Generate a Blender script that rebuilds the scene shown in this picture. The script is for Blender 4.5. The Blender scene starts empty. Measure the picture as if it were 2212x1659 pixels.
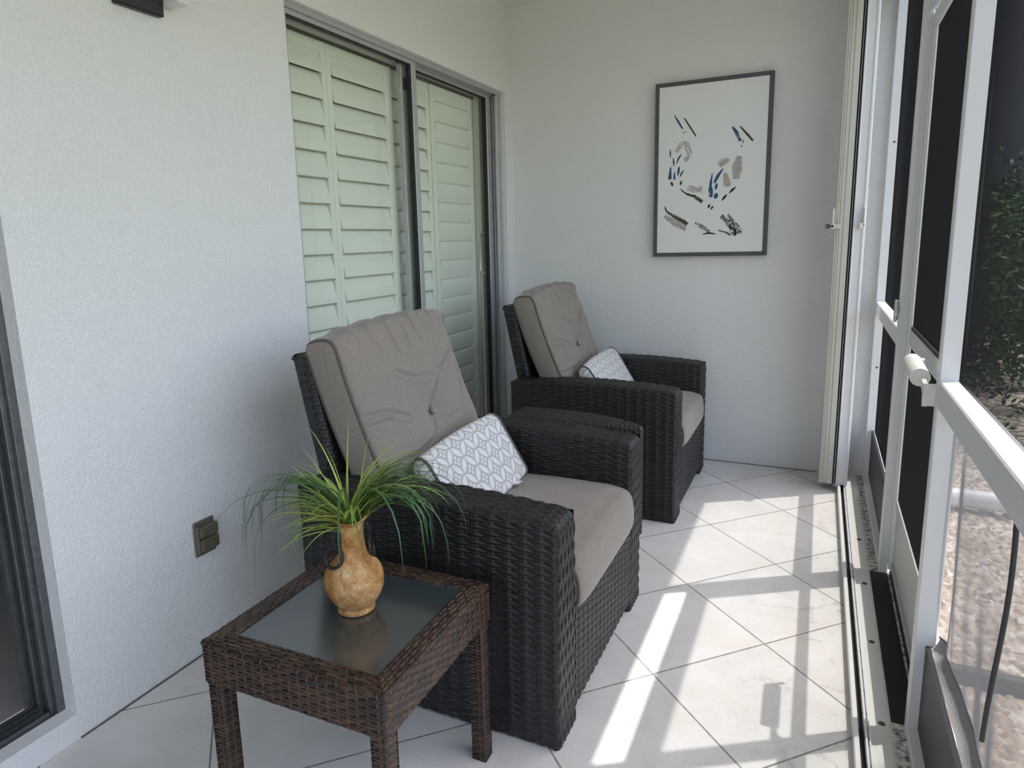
import bpy, math, random
import numpy as np
from mathutils import Matrix, Vector
random.seed(7); RNG = np.random.default_rng(11)
SC = bpy.context.scene
COL = SC.collection
PI = math.pi

# ------------------------------------------------------------------ mesh helpers
class MB:
    """Collects quads / polygons; build() links them as ONE mesh object."""
    def __init__(s):
        s.v = []; s.f = []; s.m = []; s.sm = []; s.n = 0
        s.uv = []; s.tint = []
    def add(s, V, F, mi=0, smooth=False, tint=None, uv=None):
        V = np.asarray(V, float).reshape(-1, 3)
        s.v.append(V)
        b = s.n
        for f in F: s.f.append([i + b for i in f])
        s.m += [mi] * len(F); s.sm += [smooth] * len(F)
        s.n += len(V)
        s.tint.append(np.full(len(V), .5) if tint is None else np.asarray(tint, float).reshape(-1))
        s.uv.append(np.zeros((len(V), 2)) if uv is None else np.asarray(uv, float).reshape(-1, 2))
        return s
    def box(s, x0, x1, y0, y1, z0, z1, mi=0, bev=0.0):
        if bev <= 0:
            V = [(x, y, z) for x in (x0, x1) for y in (y0, y1) for z in (z0, z1)]
            F = [(0, 1, 3, 2), (4, 6, 7, 5), (0, 4, 5, 1), (2, 3, 7, 6), (0, 2, 6, 4), (1, 5, 7, 3)]
            return s.add(V, F, mi)
        b = min(bev, (x1-x0)*.49, (y1-y0)*.49, (z1-z0)*.49)
        V = []; idx = {}
        for ix in (0, 1):
            for iy in (0, 1):
                for iz in (0, 1):
                    X = (x0, x1)[ix]; Y = (y0, y1)[iy]; Z = (z0, z1)[iz]
                    dx = b*(1-2*ix); dy = b*(1-2*iy); dz = b*(1-2*iz)
                    idx[ix, iy, iz] = len(V)
                    V += [(X, Y+dy, Z+dz), (X+dx, Y, Z+dz), (X+dx, Y+dy, Z)]
        F = []
        I = lambda a, c, d, k: idx[a, c, d] + k
        for a in (0, 1):
            q = [I(a, 0, 0, 0), I(a, 0, 1, 0), I(a, 1, 1, 0), I(a, 1, 0, 0)]; F.append(q if a == 0 else q[::-1])
            q = [I(0, a, 0, 1), I(1, a, 0, 1), I(1, a, 1, 1), I(0, a, 1, 1)]; F.append(q if a == 0 else q[::-1])
            q = [I(0, 0, a, 2), I(0, 1, a, 2), I(1, 1, a, 2), I(1, 0, a, 2)]; F.append(q if a == 0 else q[::-1])
        for a in (0, 1):
            for c in (0, 1):
                q = [I(a, c, 0, 0), I(a, c, 0, 1), I(a, c, 1, 1), I(a, c, 1, 0)]; F.append(q if (a + c) % 2 else q[::-1])
                q = [I(a, 0, c, 0), I(a, 1, c, 0), I(a, 1, c, 2), I(a, 0, c, 2)]; F.append(q if (a + c) % 2 else q[::-1])
                q = [I(0, a, c, 1), I(0, a, c, 2), I(1, a, c, 2), I(1, a, c, 1)]; F.append(q if (a + c) % 2 else q[::-1])
        for a in (0, 1):
            for c in (0, 1):
                for d in (0, 1):
                    q = [I(a, c, d, 0), I(a, c, d, 1), I(a, c, d, 2)]; F.append(q if (a + c + d) % 2 == 0 else q[::-1])
        return s.add(V, F, mi)
    def grid(s, P, mi=0, smooth=True, tint=None, uv=None, flip=False, cu=False, cv=False):
        """P: (nu, nv, 3) array."""
        nu, nv = P.shape[:2]
        F = []
        for i in range(nu if cu else nu-1):
            i2 = (i+1) % nu
            for j in range(nv if cv else nv-1):
                j2 = (j+1) % nv
                q = (i*nv+j, i2*nv+j, i2*nv+j2, i*nv+j2)
                F.append(q[::-1] if flip else q)
        return s.add(P.reshape(-1, 3), F, mi, smooth, tint, uv)
    def tube(s, pts, r, seg=8, mi=0, closed=False, caps=True, smooth=True, tint=None):
        pts = np.asarray(pts, float); n = len(pts)
        rr = np.full(n, r) if np.isscalar(r) else np.asarray(r, float)
        T = np.roll(pts, -1, 0) - np.roll(pts, 1, 0) if closed else np.gradient(pts, axis=0)
        T /= np.linalg.norm(T, axis=1)[:, None] + 1e-12
        up = np.array([0, 0, 1.]) if abs(T[0][2]) < .9 else np.array([1., 0, 0])
        a = np.cross(up, T[0]); a /= np.linalg.norm(a)
        P = np.zeros((n, seg, 3))
        for i in range(n):
            a = a - T[i]*(a @ T[i]); a /= np.linalg.norm(a) + 1e-12
            b = np.cross(T[i], a)
            for k in range(seg):
                t = 2*PI*k/seg
                P[i, k] = pts[i] + rr[i]*(math.cos(t)*a + math.sin(t)*b)
        s.grid(P, mi, smooth, cu=closed, cv=True, tint=None if tint is None else np.repeat(tint, seg))
        if caps and not closed:
            s.add(P[0], [tuple(range(seg))[::-1]], mi); s.add(P[-1], [tuple(range(seg))], mi)
        return s
    def prism(s, poly, z0, z1, mi=0, axis='z', smooth=False):
        n = len(poly)
        mk = {'z': lambda a, b, c: (a, b, c), 'x': lambda a, b, c: (c, a, b), 'y': lambda a, b, c: (a, c, b)}[axis]
        V = [mk(a, b, z0) for a, b in poly] + [mk(a, b, z1) for a, b in poly]
        F = [tuple(range(n))[::-1], tuple(range(n, 2*n))]
        fl = axis == 'y'
        if fl: F = [f[::-1] for f in F]
        s.add(V, F, mi)
        F2 = []
        for i in range(n):
            q = (i, (i+1) % n, n+(i+1) % n, n+i); F2.append(q[::-1] if fl else q)
        return s.add(V, F2, mi, smooth)
    def lathe(s, prof, c, seg=48, mi=0, axis=(0, 0, 1), wob=None):
        prof = np.asarray(prof, float)
        P = np.zeros((seg, len(prof), 3))
        for i in range(seg):
            t = 2*PI*i/seg
            P[i, :, 0] = c[0]+prof[:, 0]*math.cos(t); P[i, :, 1] = c[1]+prof[:, 0]*math.sin(t); P[i, :, 2] = c[2]+prof[:, 1]
        return s.grid(P, mi, True, cu=True)
    def build(s, name, mats, parent=None, sharp=None):
        V = np.concatenate(s.v) if s.v else np.zeros((0, 3))
        off = np.array(parent['_o']) if parent is not None and '_o' in parent else np.zeros(3)
        me = bpy.data.meshes.new(name)
        me.from_pydata((V-off).tolist(), [], s.f)
        if not isinstance(mats, (list, tuple)): mats = [mats]
        for m in mats: me.materials.append(m)
        me.polygons.foreach_set('material_index', s.m)
        me.polygons.foreach_set('use_smooth', s.sm)
        t = np.concatenate(s.tint); uv = np.concatenate(s.uv)
        if t.std() > 1e-6:
            at = me.attributes.new('tint', 'FLOAT', 'POINT'); at.data.foreach_set('value', t.astype(np.float32))
        if np.abs(uv).max() > 0:
            li = np.zeros(len(me.loops), int); me.loops.foreach_get('vertex_index', li)
            l = me.uv_layers.new(name='UVMap'); l.data.foreach_set('uv', uv[li].astype(np.float32).ravel())
        me.update()
        o = bpy.data.objects.new(name, me); COL.objects.link(o)
        if parent is not None: o.parent = parent; o['_o'] = [float(q) for q in off]
        return o

def tag(o, label=None, cat=None, group=None, kind=None):
    if label: o['label'] = label
    if cat: o['category'] = cat
    if group: o['group'] = group
    if kind: o['kind'] = kind
    return o
def thing(name, loc, label, cat, group=None, kind=None):
    o = bpy.data.objects.new(name, None); COL.objects.link(o)
    o.location = loc; o['_o'] = list(loc); o.empty_display_size = .1
    return tag(o, label, cat, group, kind)
def copy_tree(o, parent=None):
    c = o.copy(); COL.objects.link(c)
    if parent is not None: c.parent = parent
    for ch in list(o.children): copy_tree(ch, c)
    return c

# ------------------------------------------------------------------ material helpers
class NT:
    def __init__(s, name):
        s.mat = bpy.data.materials.new(name); s.mat.use_nodes = True
        s.t = s.mat.node_tree; s.t.nodes.clear()
        s.out = s.t.nodes.new('ShaderNodeOutputMaterial')
    def set(s, nd, key, v):
        if hasattr(v, 'is_linked') or isinstance(v, bpy.types.NodeSocket): s.t.links.new(v, nd.inputs[key])
        else: nd.inputs[key].default_value = v
    def math(s, op, a, b=None, c=None, clamp=False):
        nd = s.t.nodes.new('ShaderNodeMath'); nd.operation = op; nd.use_clamp = clamp
        s.set(nd, 0, a)
        if b is not None: s.set(nd, 1, b)
        if c is not None: s.set(nd, 2, c)
        return nd.outputs[0]
    def noise(s, vec, scale, detail=3, rough=.55, dist=0.0, out='Fac'):
        nd = s.t.nodes.new('ShaderNodeTexNoise')
        if vec is not None: s.set(nd, 'Vector', vec)
        nd.inputs['Scale'].default_value = scale; nd.inputs['Detail'].default_value = detail
        nd.inputs['Roughness'].default_value = rough; nd.inputs['Distortion'].default_value = dist
        return nd.outputs[out]
    def voro(s, vec, scale, feature='F1', out='Distance'):
        nd = s.t.nodes.new('ShaderNodeTexVoronoi'); nd.feature = feature
        if vec is not None: s.set(nd, 'Vector', vec)
        nd.inputs['Scale'].default_value = scale
        return nd.outputs[out]
    def ramp(s, fac, stops, interp='LINEAR'):
        nd = s.t.nodes.new('ShaderNodeValToRGB'); nd.color_ramp.interpolation = interp
        e = nd.color_ramp.elements
        while len(e) > 1: e.remove(e[-1])
        for i, (p, c) in enumerate(stops):
            if i == 0: e[0].position = p; el = e[0]
            else: el = e.new(p)
            el.color = (*c, 1) if len(c) == 3 else c
        s.set(nd, 'Fac', fac)
        return nd.outputs['Color']
    def mix(s, fac, a, b, blend='MIX'):
        nd = s.t.nodes.new('ShaderNodeMix'); nd.data_type = 'RGBA'; nd.blend_type = blend
        s.set(nd, 0, fac)
        for i, v in ((6, a), (7, b)):
            if isinstance(v, bpy.types.NodeSocket): s.t.links.new(v, nd.inputs[i])
            else: nd.inputs[i].default_value = (*v, 1) if len(v) == 3 else v
        return nd.outputs[2]
    def coord(s, which='Object'):
        return s.t.nodes.new('ShaderNodeTexCoord').outputs[which]
    def mapping(s, vec, scale=(1, 1, 1), rot=(0, 0, 0), loc=(0, 0, 0)):
        nd = s.t.nodes.new('ShaderNodeMapping'); s.set(nd, 'Vector', vec)
        nd.inputs['Scale'].default_value = scale; nd.inputs['Rotation'].default_value = rot; nd.inputs['Location'].default_value = loc
        return nd.outputs[0]
    def bump(s, h, strength=.3, dist=.01, normal=None):
        nd = s.t.nodes.new('ShaderNodeBump'); s.set(nd, 'Height', h)
        nd.inputs['Strength'].default_value = strength; nd.inputs['Distance'].default_value = dist
        if normal is not None: s.set(nd, 'Normal', normal)
        return nd.outputs[0]
    def attr(s, name):
        nd = s.t.nodes.new('ShaderNodeAttribute'); nd.attribute_name = name
        return nd.outputs['Fac']
    def pbr(s, color, rough=.5, metal=0., normal=None, spec=.5, **kw):
        nd = s.t.nodes.new('ShaderNodeBsdfPrincipled')
        if isinstance(color, tuple): color = (*color, 1) if len(color) == 3 else color
        s.set(nd, 'Base Color', color); s.set(nd, 'Roughness', rough); s.set(nd, 'Metallic', metal)
        s.set(nd, 'Specular IOR Level', spec)
        if normal is not None: s.set(nd, 'Normal', normal)
        for k, v in kw.items(): s.set(nd, k, v)
        s.t.links.new(nd.outputs[0], s.out.inputs[0])
        return s.mat

def simple(name, color, rough=.5, metal=0., spec=.5, nscale=0, namt=0.0, bump=0.0, bscale=200):
    m = NT(name); col = color
    nrm = None
    v = m.coord()
    if nscale:
        col = m.mix(m.noise(v, nscale, 4), tuple(c*(1-namt) for c in color), tuple(min(1, c*(1+namt)) for c in color))
    if bump: nrm = m.bump(m.noise(v, bscale, 3), bump, .002)
    return m.pbr(col, rough, metal, nrm, spec)

MAT = {}
def stucco(name, col, strength=.5, sc=1.0):
    m = NT(name); v = m.coord()
    n1 = m.noise(v, 110*sc, 2, .6, 1.2); n2 = m.noise(v, 34*sc, 2, .5)
    h = m.math('ADD', m.ramp(n1, [(.38, (0, 0, 0)), (.62, (1, 1, 1))]), m.math('MULTIPLY', n2, .7))
    c = m.mix(m.noise(v, 1.7, 3), tuple(x*.975 for x in col), tuple(min(1, x*1.02) for x in col))
    return m.pbr(c, .75, 0, m.bump(h, strength, .006), .25)
MAT['stucco'] = stucco('white_stucco', (.80, .80, .79), .42)
MAT['ceiling'] = stucco('ceiling_texture', (.79, .79, .77), .35)
MAT['sill'] = stucco('painted_sill', (.78, .78, .78), .3)

def tile_mat():
    m = NT('travertine_look_tile'); v = m.coord()
    # axes turned 45 degrees to the walls, one unit = one tile
    r = m.mapping(v, (1/.41,)*3, (0, 0, PI/4), ( -((1.339*math.cos(PI/4) - 3.563*math.sin(PI/4))/.41), -((1.339*math.sin(PI/4)+3.563*math.cos(PI/4))/.41), 0))
    sp = m.t.nodes.new('ShaderNodeSeparateXYZ'); m.set(sp, 0, r)
    fx = m.math('FRACT', sp.outputs[0]); fy = m.math('FRACT', sp.outputs[1])
    ex = m.math('MINIMUM', fx, m.math('SUBTRACT', 1., fx)); ey = m.math('MINIMUM', fy, m.math('SUBTRACT', 1., fy))
    e = m.math('MINIMUM', ex, ey)
    grout = m.math('LESS_THAN', e, .0064)
    cell = m.t.nodes.new('ShaderNodeCombineXYZ')
    m.set(cell, 0, m.math('FLOOR', sp.outputs[0])); m.set(cell, 1, m.math('FLOOR', sp.outputs[1]))
    wn = m.t.nodes.new('ShaderNodeTexWhiteNoise'); wn.noise_dimensions = '3D'; m.set(wn, 'Vector', cell.outputs[0])
    va = m.t.nodes.new('ShaderNodeVectorMath'); va.operation = 'MULTIPLY_ADD'
    m.set(va, 0, wn.outputs['Color']); va.inputs[1].default_value = (9, 9, 9); m.set(va, 2, v)
    p = va.outputs[0]
    base = m.ramp(m.noise(p, 5, 5, .6, .6), [(.25, (.63, .605, .57)), (.5, (.70, .685, .66)), (.75, (.755, .745, .725))])
    base = m.mix(m.math('MULTIPLY', m.ramp(m.noise(p, 3.1, 3, .5, .8), [(.52, (0, 0, 0)), (.74, (1, 1, 1))]), .38), base, (.68, .60, .53))
    st = m.mapping(p, (1, 2.6, 1), (0, 0, .5))
    pits = m.ramp(m.noise(st, 120, 3, .7, .4), [(.60, (0, 0, 0)), (.68, (1, 1, 1))])
    pm = m.math('MULTIPLY', pits, m.ramp(m.noise(p, 9, 2), [(.38, (0, 0, 0)), (.62, (1, 1, 1))]))
    base = m.mix(m.math('MULTIPLY', pm, .75), base, (.36, .35, .33))
    # dirt along the shutter track
    sx = m.t.nodes.new('ShaderNodeSeparateXYZ'); m.set(sx, 0, v)
    near = m.math('MULTIPLY', m.math('SUBTRACT', sx.outputs[0], 1.45), 2.6, clamp=True)
    dirt = m.ramp(m.noise(v, 11, 6, .75, 1.5), [(.585, (0, 0, 0)), (.66, (1, 1, 1))])
    va2 = m.t.nodes.new('ShaderNodeVectorMath'); va2.operation = 'MULTIPLY_ADD'
    m.set(va2, 0, m.noise(v, 9, 5, .7, out='Color')); va2.inputs[1].default_value = (.16, .16, 0); m.set(va2, 2, m.mapping(v, (1, 1, 0)))
    crack = m.ramp(m.voro(va2.outputs[0], 4.2, 'DISTANCE_TO_EDGE'), [(0, (1, 1, 1)), (.014, (0, 0, 0))])
    dm = m.math('MULTIPLY', near, m.math('MAXIMUM', m.math('MULTIPLY', dirt, .32), m.math('MULTIPLY', m.math('MULTIPLY', crack, m.ramp(m.noise(v, 4, 2), [(.5, (0, 0, 0)), (.6, (1, 1, 1))])), .45)))
    base = m.mix(dm, base, (.20, .18, .16))
    col = m.mix(grout, base, m.ramp(m.noise(v, 30, 3), [(.3, (.20, .195, .18)), (.7, (.33, .32, .29))]))
    h = m.math('SUBTRACT', m.math('SUBTRACT', 1., m.math('MULTIPLY', grout, .8)), m.math('ADD', m.math('MULTIPLY', pm, .25), m.math('MULTIPLY', m.noise(p, 30, 4), .12)))
    return m.pbr(col, m.mix(grout, (.42,)*3, (.9,)*3), 0, m.bump(h, .5, .003), .4)
MAT['tile'] = tile_mat()
MAT['aluminium'] = simple('mill_aluminium', (.50, .51, .52), .42, .45, .5, 40, .12)
MAT['dark_alu'] = simple('weathered_aluminium', (.17, .175, .18), .38, .7, .5, 60, .45)
MAT['gasket'] = simple('black_gasket', (.012, .012, .013), .6)
MAT['white_alu'] = simple('white_powder_coat', (.74, .75, .76), .38, 0, .5, 6, .03)
MAT['cream_alu'] = simple('cream_powder_coat', (.58, .57, .50), .42, 0, .5, 6, .03)
MAT['shutter'] = simple('painted_shutter', (.86, .86, .80), .45, 0, .4)
MAT['case'] = simple('painted_casing', (.74, .73, .65), .5)
MAT['chrome'] = simple('chrome', (.75, .76, .77), .15, 1.)
MAT['screw'] = simple('stained_screw', (.10, .09, .08), .5, .6)
MAT['dark_room'] = simple('dark_room_shade', (.035, .035, .037), .8)  # darkness of the unlit room put into the wall and ceiling colour
MAT['dark_curtain'] = simple('black_furniture', (.006, .006, .008), .6)
MAT['in_tile'] = simple('indoor_tile', (.48, .46, .43), .35, 0, .5, 6, .2)

def wicker(name, c0, c1, rough=.42, spec=.5):
    m = NT(name); v = m.coord()
    t = m.attr('tint')
    c = m.mix(t, c0, c1)
    c = m.mix(m.math('MULTIPLY', m.noise(v, 160, 2), .5), c, tuple(x*.6 for x in c0))
    return m.pbr(c, rough, 0, m.bump(m.noise(v, 700, 2), .15, .0006), spec)
MAT['wicker'] = wicker('charcoal_resin_wicker', (.011, .0108, .0115), (.022, .0215, .0225), .40, .5)
MAT['wicker2'] = wicker('charcoal_fine_wicker', (.016, .0158, .0165), (.030, .0295, .030), .40, .5)
MAT['brown'] = wicker('brown_resin_wicker', (.022, .013, .0095), (.098, .051, .027), .36, .5)
MAT['core'] = simple('wicker_core', (.008, .008, .008), .9)

def fabric(name, col, dark):
    m = NT(name); v = m.coord()
    f1 = m.noise(m.mapping(v, (1, 1, .35)), 820, 2, .6); f2 = m.noise(m.mapping(v, (.35, .35, 1)), 860, 2, .6)
    f = m.math('ADD', m.math('MULTIPLY', f1, .5), m.math('MULTIPLY', f2, .5))
    c = m.ramp(f, [(.36, dark), (.52, col), (.66, tuple(min(1, x*1.25) for x in col))])
    return m.pbr(c, .9, 0, m.bump(f, .35, .0012), .15, **{'Sheen Weight': .25})
MAT['taupe'] = fabric('taupe_heather_fabric', (.275, .238, .202), (.148, .127, .108))
MAT['taupe_pipe'] = simple('taupe_piping', (.125, .106, .089), .85, 0, .2, 300, .2)

def pillow_mat():
    m = NT('petal_lattice_fabric')
    uv = m.coord('UV')
    r = m.mapping(uv, (1/.058,)*3, (0, 0, PI/4))
    sp = m.t.nodes.new('ShaderNodeSeparateXYZ'); m.set(sp, 0, r)
    x = m.math('SUBTRACT', m.math('FRACT', sp.outputs[0]), .5); y = m.math('SUBTRACT', m.math('FRACT', sp.outputs[1]), .5)
    ax = m.math('ABSOLUTE', x); ay = m.math('ABSOLUTE', y)
    def dist(a, b):
        return m.math('SQRT', m.math('ADD', m.math('MULTIPLY', a, a), m.math('MULTIPLY', b, b)))
    R = .7071
    d1 = m.math('ABSOLUTE', m.math('SUBTRACT', dist(m.math('SUBTRACT', ax, 1.), ay), R))
    d2 = m.math('ABSOLUTE', m.math('SUBTRACT', dist(ax, m.math('SUBTRACT', ay, 1.)), R))
    d0 = m.math('ABSOLUTE', m.math('SUBTRACT', dist(ax, ay), R))
    arcs = m.math('MINIMUM', m.math('MINIMUM', d1, d2), d0)
    inside = m.math('GREATER_THAN', m.math('MINIMUM', dist(m.math('SUBTRACT', ax, 1.), ay), dist(ax, m.math('SUBTRACT', ay, 1.))), R)
    u = m.math('MINIMUM', ax, ay)
    cross = m.math('MINIMUM', u, m.math('ABSOLUTE', m.math('SUBTRACT', m.math('MAXIMUM', ax, ay), .24)))
    cross = m.math('ADD', cross, m.math('MULTIPLY', m.math('SUBTRACT', 1., inside), 9.))
    dd = m.math('MINIMUM', arcs, cross)
    line = m.ramp(dd, [(.034, (1, 1, 1)), (.046, (0, 0, 0))])
    weave = m.noise(m.coord(), 900, 2)
    c = m.mix(line, (.74, .735, .74), (.47, .455, .435))
    c = m.mix(m.math('MULTIPLY', weave, .25), c, m.mix(line, (.60, .60, .62), (.36, .345, .33)))
    return m.pbr(c, .85, 0, m.bump(m.math('ADD', weave, line), .25, .001), .15)
MAT['pillow'] = pillow_mat()
MAT['tagcloth'] = simple('white_care_tag', (.78, .76, .80), .7)

def screen_mat(name='fly_screen_mesh', wire=.165, open_=.80, shade=.034, thru=.08):
    # woven fly screen: the steeper the look along it, the more thread is in the way
    m = NT(name)
    lw = m.t.nodes.new('ShaderNodeLayerWeight'); lw.inputs['Blend'].default_value = .5
    cos = m.math('MAXIMUM', m.math('SUBTRACT', 1., lw.outputs['Facing']), .02)
    T = m.math('MULTIPLY', m.math('SUBTRACT', 1., m.math('DIVIDE', wire, cos)), open_, clamp=True)
    tr = m.t.nodes.new('ShaderNodeBsdfTransparent')
    df = m.t.nodes.new('ShaderNodeBsdfDiffuse'); df.inputs[0].default_value = (shade*.95, shade, shade*1.1, 1)
    if thru:
        tl = m.t.nodes.new('ShaderNodeBsdfTranslucent'); tl.inputs[0].default_value = (shade, shade, shade*1.05, 1)
        mm = m.t.nodes.new('ShaderNodeMixShader'); mm.inputs[0].default_value = thru
        m.t.links.new(df.outputs[0], mm.inputs[1]); m.t.links.new(tl.outputs[0], mm.inputs[2]); df = mm
    mx = m.t.nodes.new('ShaderNodeMixShader'); m.set(mx, 0, T)
    m.t.links.new(df.outputs[0], mx.inputs[1]); m.t.links.new(tr.outputs[0], mx.inputs[2]); m.t.links.new(mx.outputs[0], m.out.inputs[0])
    return m.mat
MAT['screen'] = screen_mat()
MAT['loose'] = screen_mat('sun_veil_loose_screen', .125, .47, .11, .5)  # grey veil of sunlit threads put into the loose screen's colour
def glass_mat(name, tint, refl=1.0):
    m = NT(name)
    lw = m.t.nodes.new('ShaderNodeLayerWeight'); lw.inputs['Blend'].default_value = .5
    fres = m.math('ADD', .04, m.math('MULTIPLY', .96, m.math('POWER', lw.outputs['Facing'], 5.)))
    tr = m.t.nodes.new('ShaderNodeBsdfTransparent'); tr.inputs[0].default_value = (*tint, 1)
    gl = m.t.nodes.new('ShaderNodeBsdfGlossy'); gl.inputs['Roughness'].default_value = .0
    mx = m.t.nodes.new('ShaderNodeMixShader'); m.set(mx, 0, m.math('MULTIPLY', fres, refl, clamp=True))
    m.t.links.new(tr.outputs[0], mx.inputs[1]); m.t.links.new(gl.outputs[0], mx.inputs[2]); m.t.links.new(mx.outputs[0], m.out.inputs[0])
    return m.mat
MAT['pane'] = glass_mat('window_glass', (.97, .99, .965), .55)
def table_glass():
    m = NT('frosted_dark_glass'); v = m.coord()
    sp = m.ramp(m.noise(v, 60, 4, .7), [(.60, (0, 0, 0)), (.75, (1, 1, 1))])
    c = m.mix(m.math('MULTIPLY', sp, .25), (.038, .050, .050), (.12, .135, .13))
    return m.pbr(c, m.mix(m.noise(v, 7, 4), (.12,)*3, (.19,)*3), 0, None, .5, **{'IOR': 2.2})
MAT['tglass'] = table_glass()

def vase_mat():
    m = NT('aged_terracotta'); v = m.coord()
    c = m.ramp(m.noise(m.mapping(v, (1, 1, .8), (.4, .2, 0)), 15, 10, .80, .1), [(.34, (.15, .062, .016)), (.46, (.38, .175, .050)), (.56, (.56, .33, .14)), (.68, (.74, .60, .42))])
    pits = m.ramp(m.noise(v, 150, 4, .8), [(.63, (0, 0, 0)), (.70, (1, 1, 1))])
    cr = m.ramp(m.voro(m.mapping(v, (1, 1, .7)), 34, 'DISTANCE_TO_EDGE'), [(0, (1, 1, 1)), (.02, (0, 0, 0))])
    pm = m.math('MAXIMUM', m.math('MULTIPLY', pits, .6), m.math('MULTIPLY', m.math('MULTIPLY', cr, m.ramp(m.noise(v, 16, 2), [(.52, (0, 0, 0)), (.6, (1, 1, 1))])), .8))
    c = m.mix(pm, c, (.09, .045, .02))
    return m.pbr(c, .75, 0, m.bump(m.math('SUBTRACT', m.noise(v, 60, 5), pm), .4, .002), .25)
MAT['vase'] = vase_mat()
MAT['iron'] = simple('dark_iron', (.035, .032, .03), .5, .4, .5, 120, .5, .3, 300)
def leaf_mat(name, stops, rough=.45):
    m = NT(name)
    c = m.ramp(m.attr('tint'), stops)
    return m.pbr(c, rough, 0, None, .35)
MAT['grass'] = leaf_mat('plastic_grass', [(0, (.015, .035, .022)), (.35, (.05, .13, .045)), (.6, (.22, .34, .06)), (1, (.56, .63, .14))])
MAT['leaf'] = leaf_mat('hedge_leaf', [(0, (.015, .035, .012)), (.5, (.04, .085, .025)), (1, (.13, .22, .05))], .5)
MAT['bark'] = simple('bark', (.10, .075, .055), .9, 0, .2, 20, .3, .5, 40)
MAT['outlet'] = simple('khaki_plastic', (.115, .105, .072), .45, 0, .4)
MAT['frame'] = simple('grey_wood_frame', (.085, .085, .09), .55, 0, .4, 25, .3)
MAT['canvas'] = simple('white_canvas', (.78, .79, .78), .75, 0, .2, 0, 0, .2, 900)
for k, c in dict(blue=(.022, .085, .19), black=(.012, .014, .017), olive=(.055, .048, .022), beige=(.42, .39, .35)).items():
    MAT['paint_'+k] = simple('paint_'+k, c, .55, 0, .35, 60, .25)
MAT['black_metal'] = simple('black_painted_metal', (.008, .010, .010), .45)
MAT['opal'] = simple('opal_glass', (.72, .72, .70), .25)
MAT['white_plastic'] = simple('white_plastic', (.78, .78, .74), .4, 0, .4, 30, .06)
MAT['kick_dark'] = simple('charcoal_kick_panel', (.030, .031, .034), .55)
MAT['kick'] = simple('embossed_kick_plate', (.46, .46, .45), .45, .2, .5, 200, .15, .5, 260)
MAT['hem'] = simple('folded_screen_hem', (.34, .34, .345), .7, 0, .2, 250, .4)
MAT['spline'] = simple('rubber_spline', (.035, .036, .04), .6)
def curb_mat():
    m = NT('stained_painted_curb'); v = m.coord()
    sp = m.t.nodes.new('ShaderNodeSeparateXYZ'); m.set(sp, 0, v)
    edge = m.math('MULTIPLY', m.math('SUBTRACT', sp.outputs[0], 1.950), 60., clamp=True)
    mold = m.math('MULTIPLY', edge, m.ramp(m.noise(v, 55, 6, .75), [(.40, (0, 0, 0)), (.62, (1, 1, 1))]))
    specks = m.math('MULTIPLY', m.ramp(m.noise(v, 120, 3, .7), [(.68, (0, 0, 0)), (.73, (1, 1, 1))]), .6)
    c = m.mix(m.math('MAXIMUM', mold, specks), (.74, .735, .70), (.035, .034, .030))
    return m.pbr(c, .8, 0, m.bump(m.noise(v, 90, 4), .4, .003), .2)
MAT['curb'] = curb_mat()
MAT['caulk'] = simple('grey_caulk', (.12, .12, .12), .8)
MAT['groove'] = simple('black_groove', (.015, .015, .014), .8)  # near-black, for the track groove and the gap strip by the curb
def gravel_mat():
    m = NT('pale_gravel'); v = m.coord()
    d = m.voro(v, 36, 'F1', 'Distance'); rc = m.voro(v, 36, 'F1', 'Color')
    sp = m.t.nodes.new('ShaderNodeSeparateColor'); m.set(sp, 0, rc)
    c = m.ramp(sp.outputs[0], [(.0, (.30, .23, .17)), (.4, (.46, .38, .30)), (.75, (.58, .51, .42)), (1, (.70, .66, .59))])
    c = m.mix(m.ramp(m.noise(v, 1.6, 3), [(.50, (0, 0, 0)), (.68, (.5, .5, .5))]), c, (.33, .24, .17))
    return m.pbr(c, .9, 0, m.bump(m.noise(v, 60, 3), .5, .01), .2)
MAT['gravel'] = gravel_mat()
MAT['lawn'] = simple('lawn_grass', (.135, .175, .07), .9, 0, .1, 3, .35, .6, 120)
MAT['pipe'] = simple('white_downspout', (.78, .78, .78), .45)
MAT['edging'] = simple('dark_edging', (.06, .055, .05), .8)
MAT['house'] = simple('grey_house_wall', (.10, .10, .115), .8)
MAT['roof'] = simple('grey_roof', (.13, .125, .12), .8)

SUN, SKY, EXPO = 5.0, .60, 0.33

# ================================================================== SETTING
D = 3.908; CEIL = 2.628; YB = -2.7; XS = 1.987     # back wall, ceiling, near end, inside of the screen frame
O1 = (-1.05, .952); O2 = (1.966, 3.800); HEAD = 2.135
def struct(name, mb, m, parent=None):
    o = mb.build(name, m, parent)
    if parent is None: o['kind'] = 'structure'
    return o
T = .22
b = MB()
b.box(-T, 0, YB, O1[0], 0, CEIL); b.box(-T, 0, O1[1], O2[0], 0, CEIL); b.box(-T, 0, O2[1], D+.2, 0, CEIL)
b.box(-T, 0, O1[0], O1[1], HEAD, CEIL); b.box(-T, 0, O2[0], O2[1], HEAD, CEIL)
struct('wall_left', b, MAT['stucco'])
struct('wall_back', MB().box(0, 2.06, D, D+.2, -.15, CEIL), MAT['stucco'])
struct('wall_near', MB().box(0, 2.06, YB-.2, YB, -.15, .55).box(0, 2.06, YB-.2, YB, 2.42, CEIL), MAT['stucco'])
struct('ceiling', MB().box(-T, 2.03, YB-.2, D+.2, CEIL, CEIL+.2), MAT['ceiling'])
struct('wall_right', MB().box(1.93, 2.03, YB, D, 2.42, CEIL), MAT['stucco'])
struct('floor', MB().box(0, 1.905, YB, D, -.15, 0), MAT['tile'])
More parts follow.
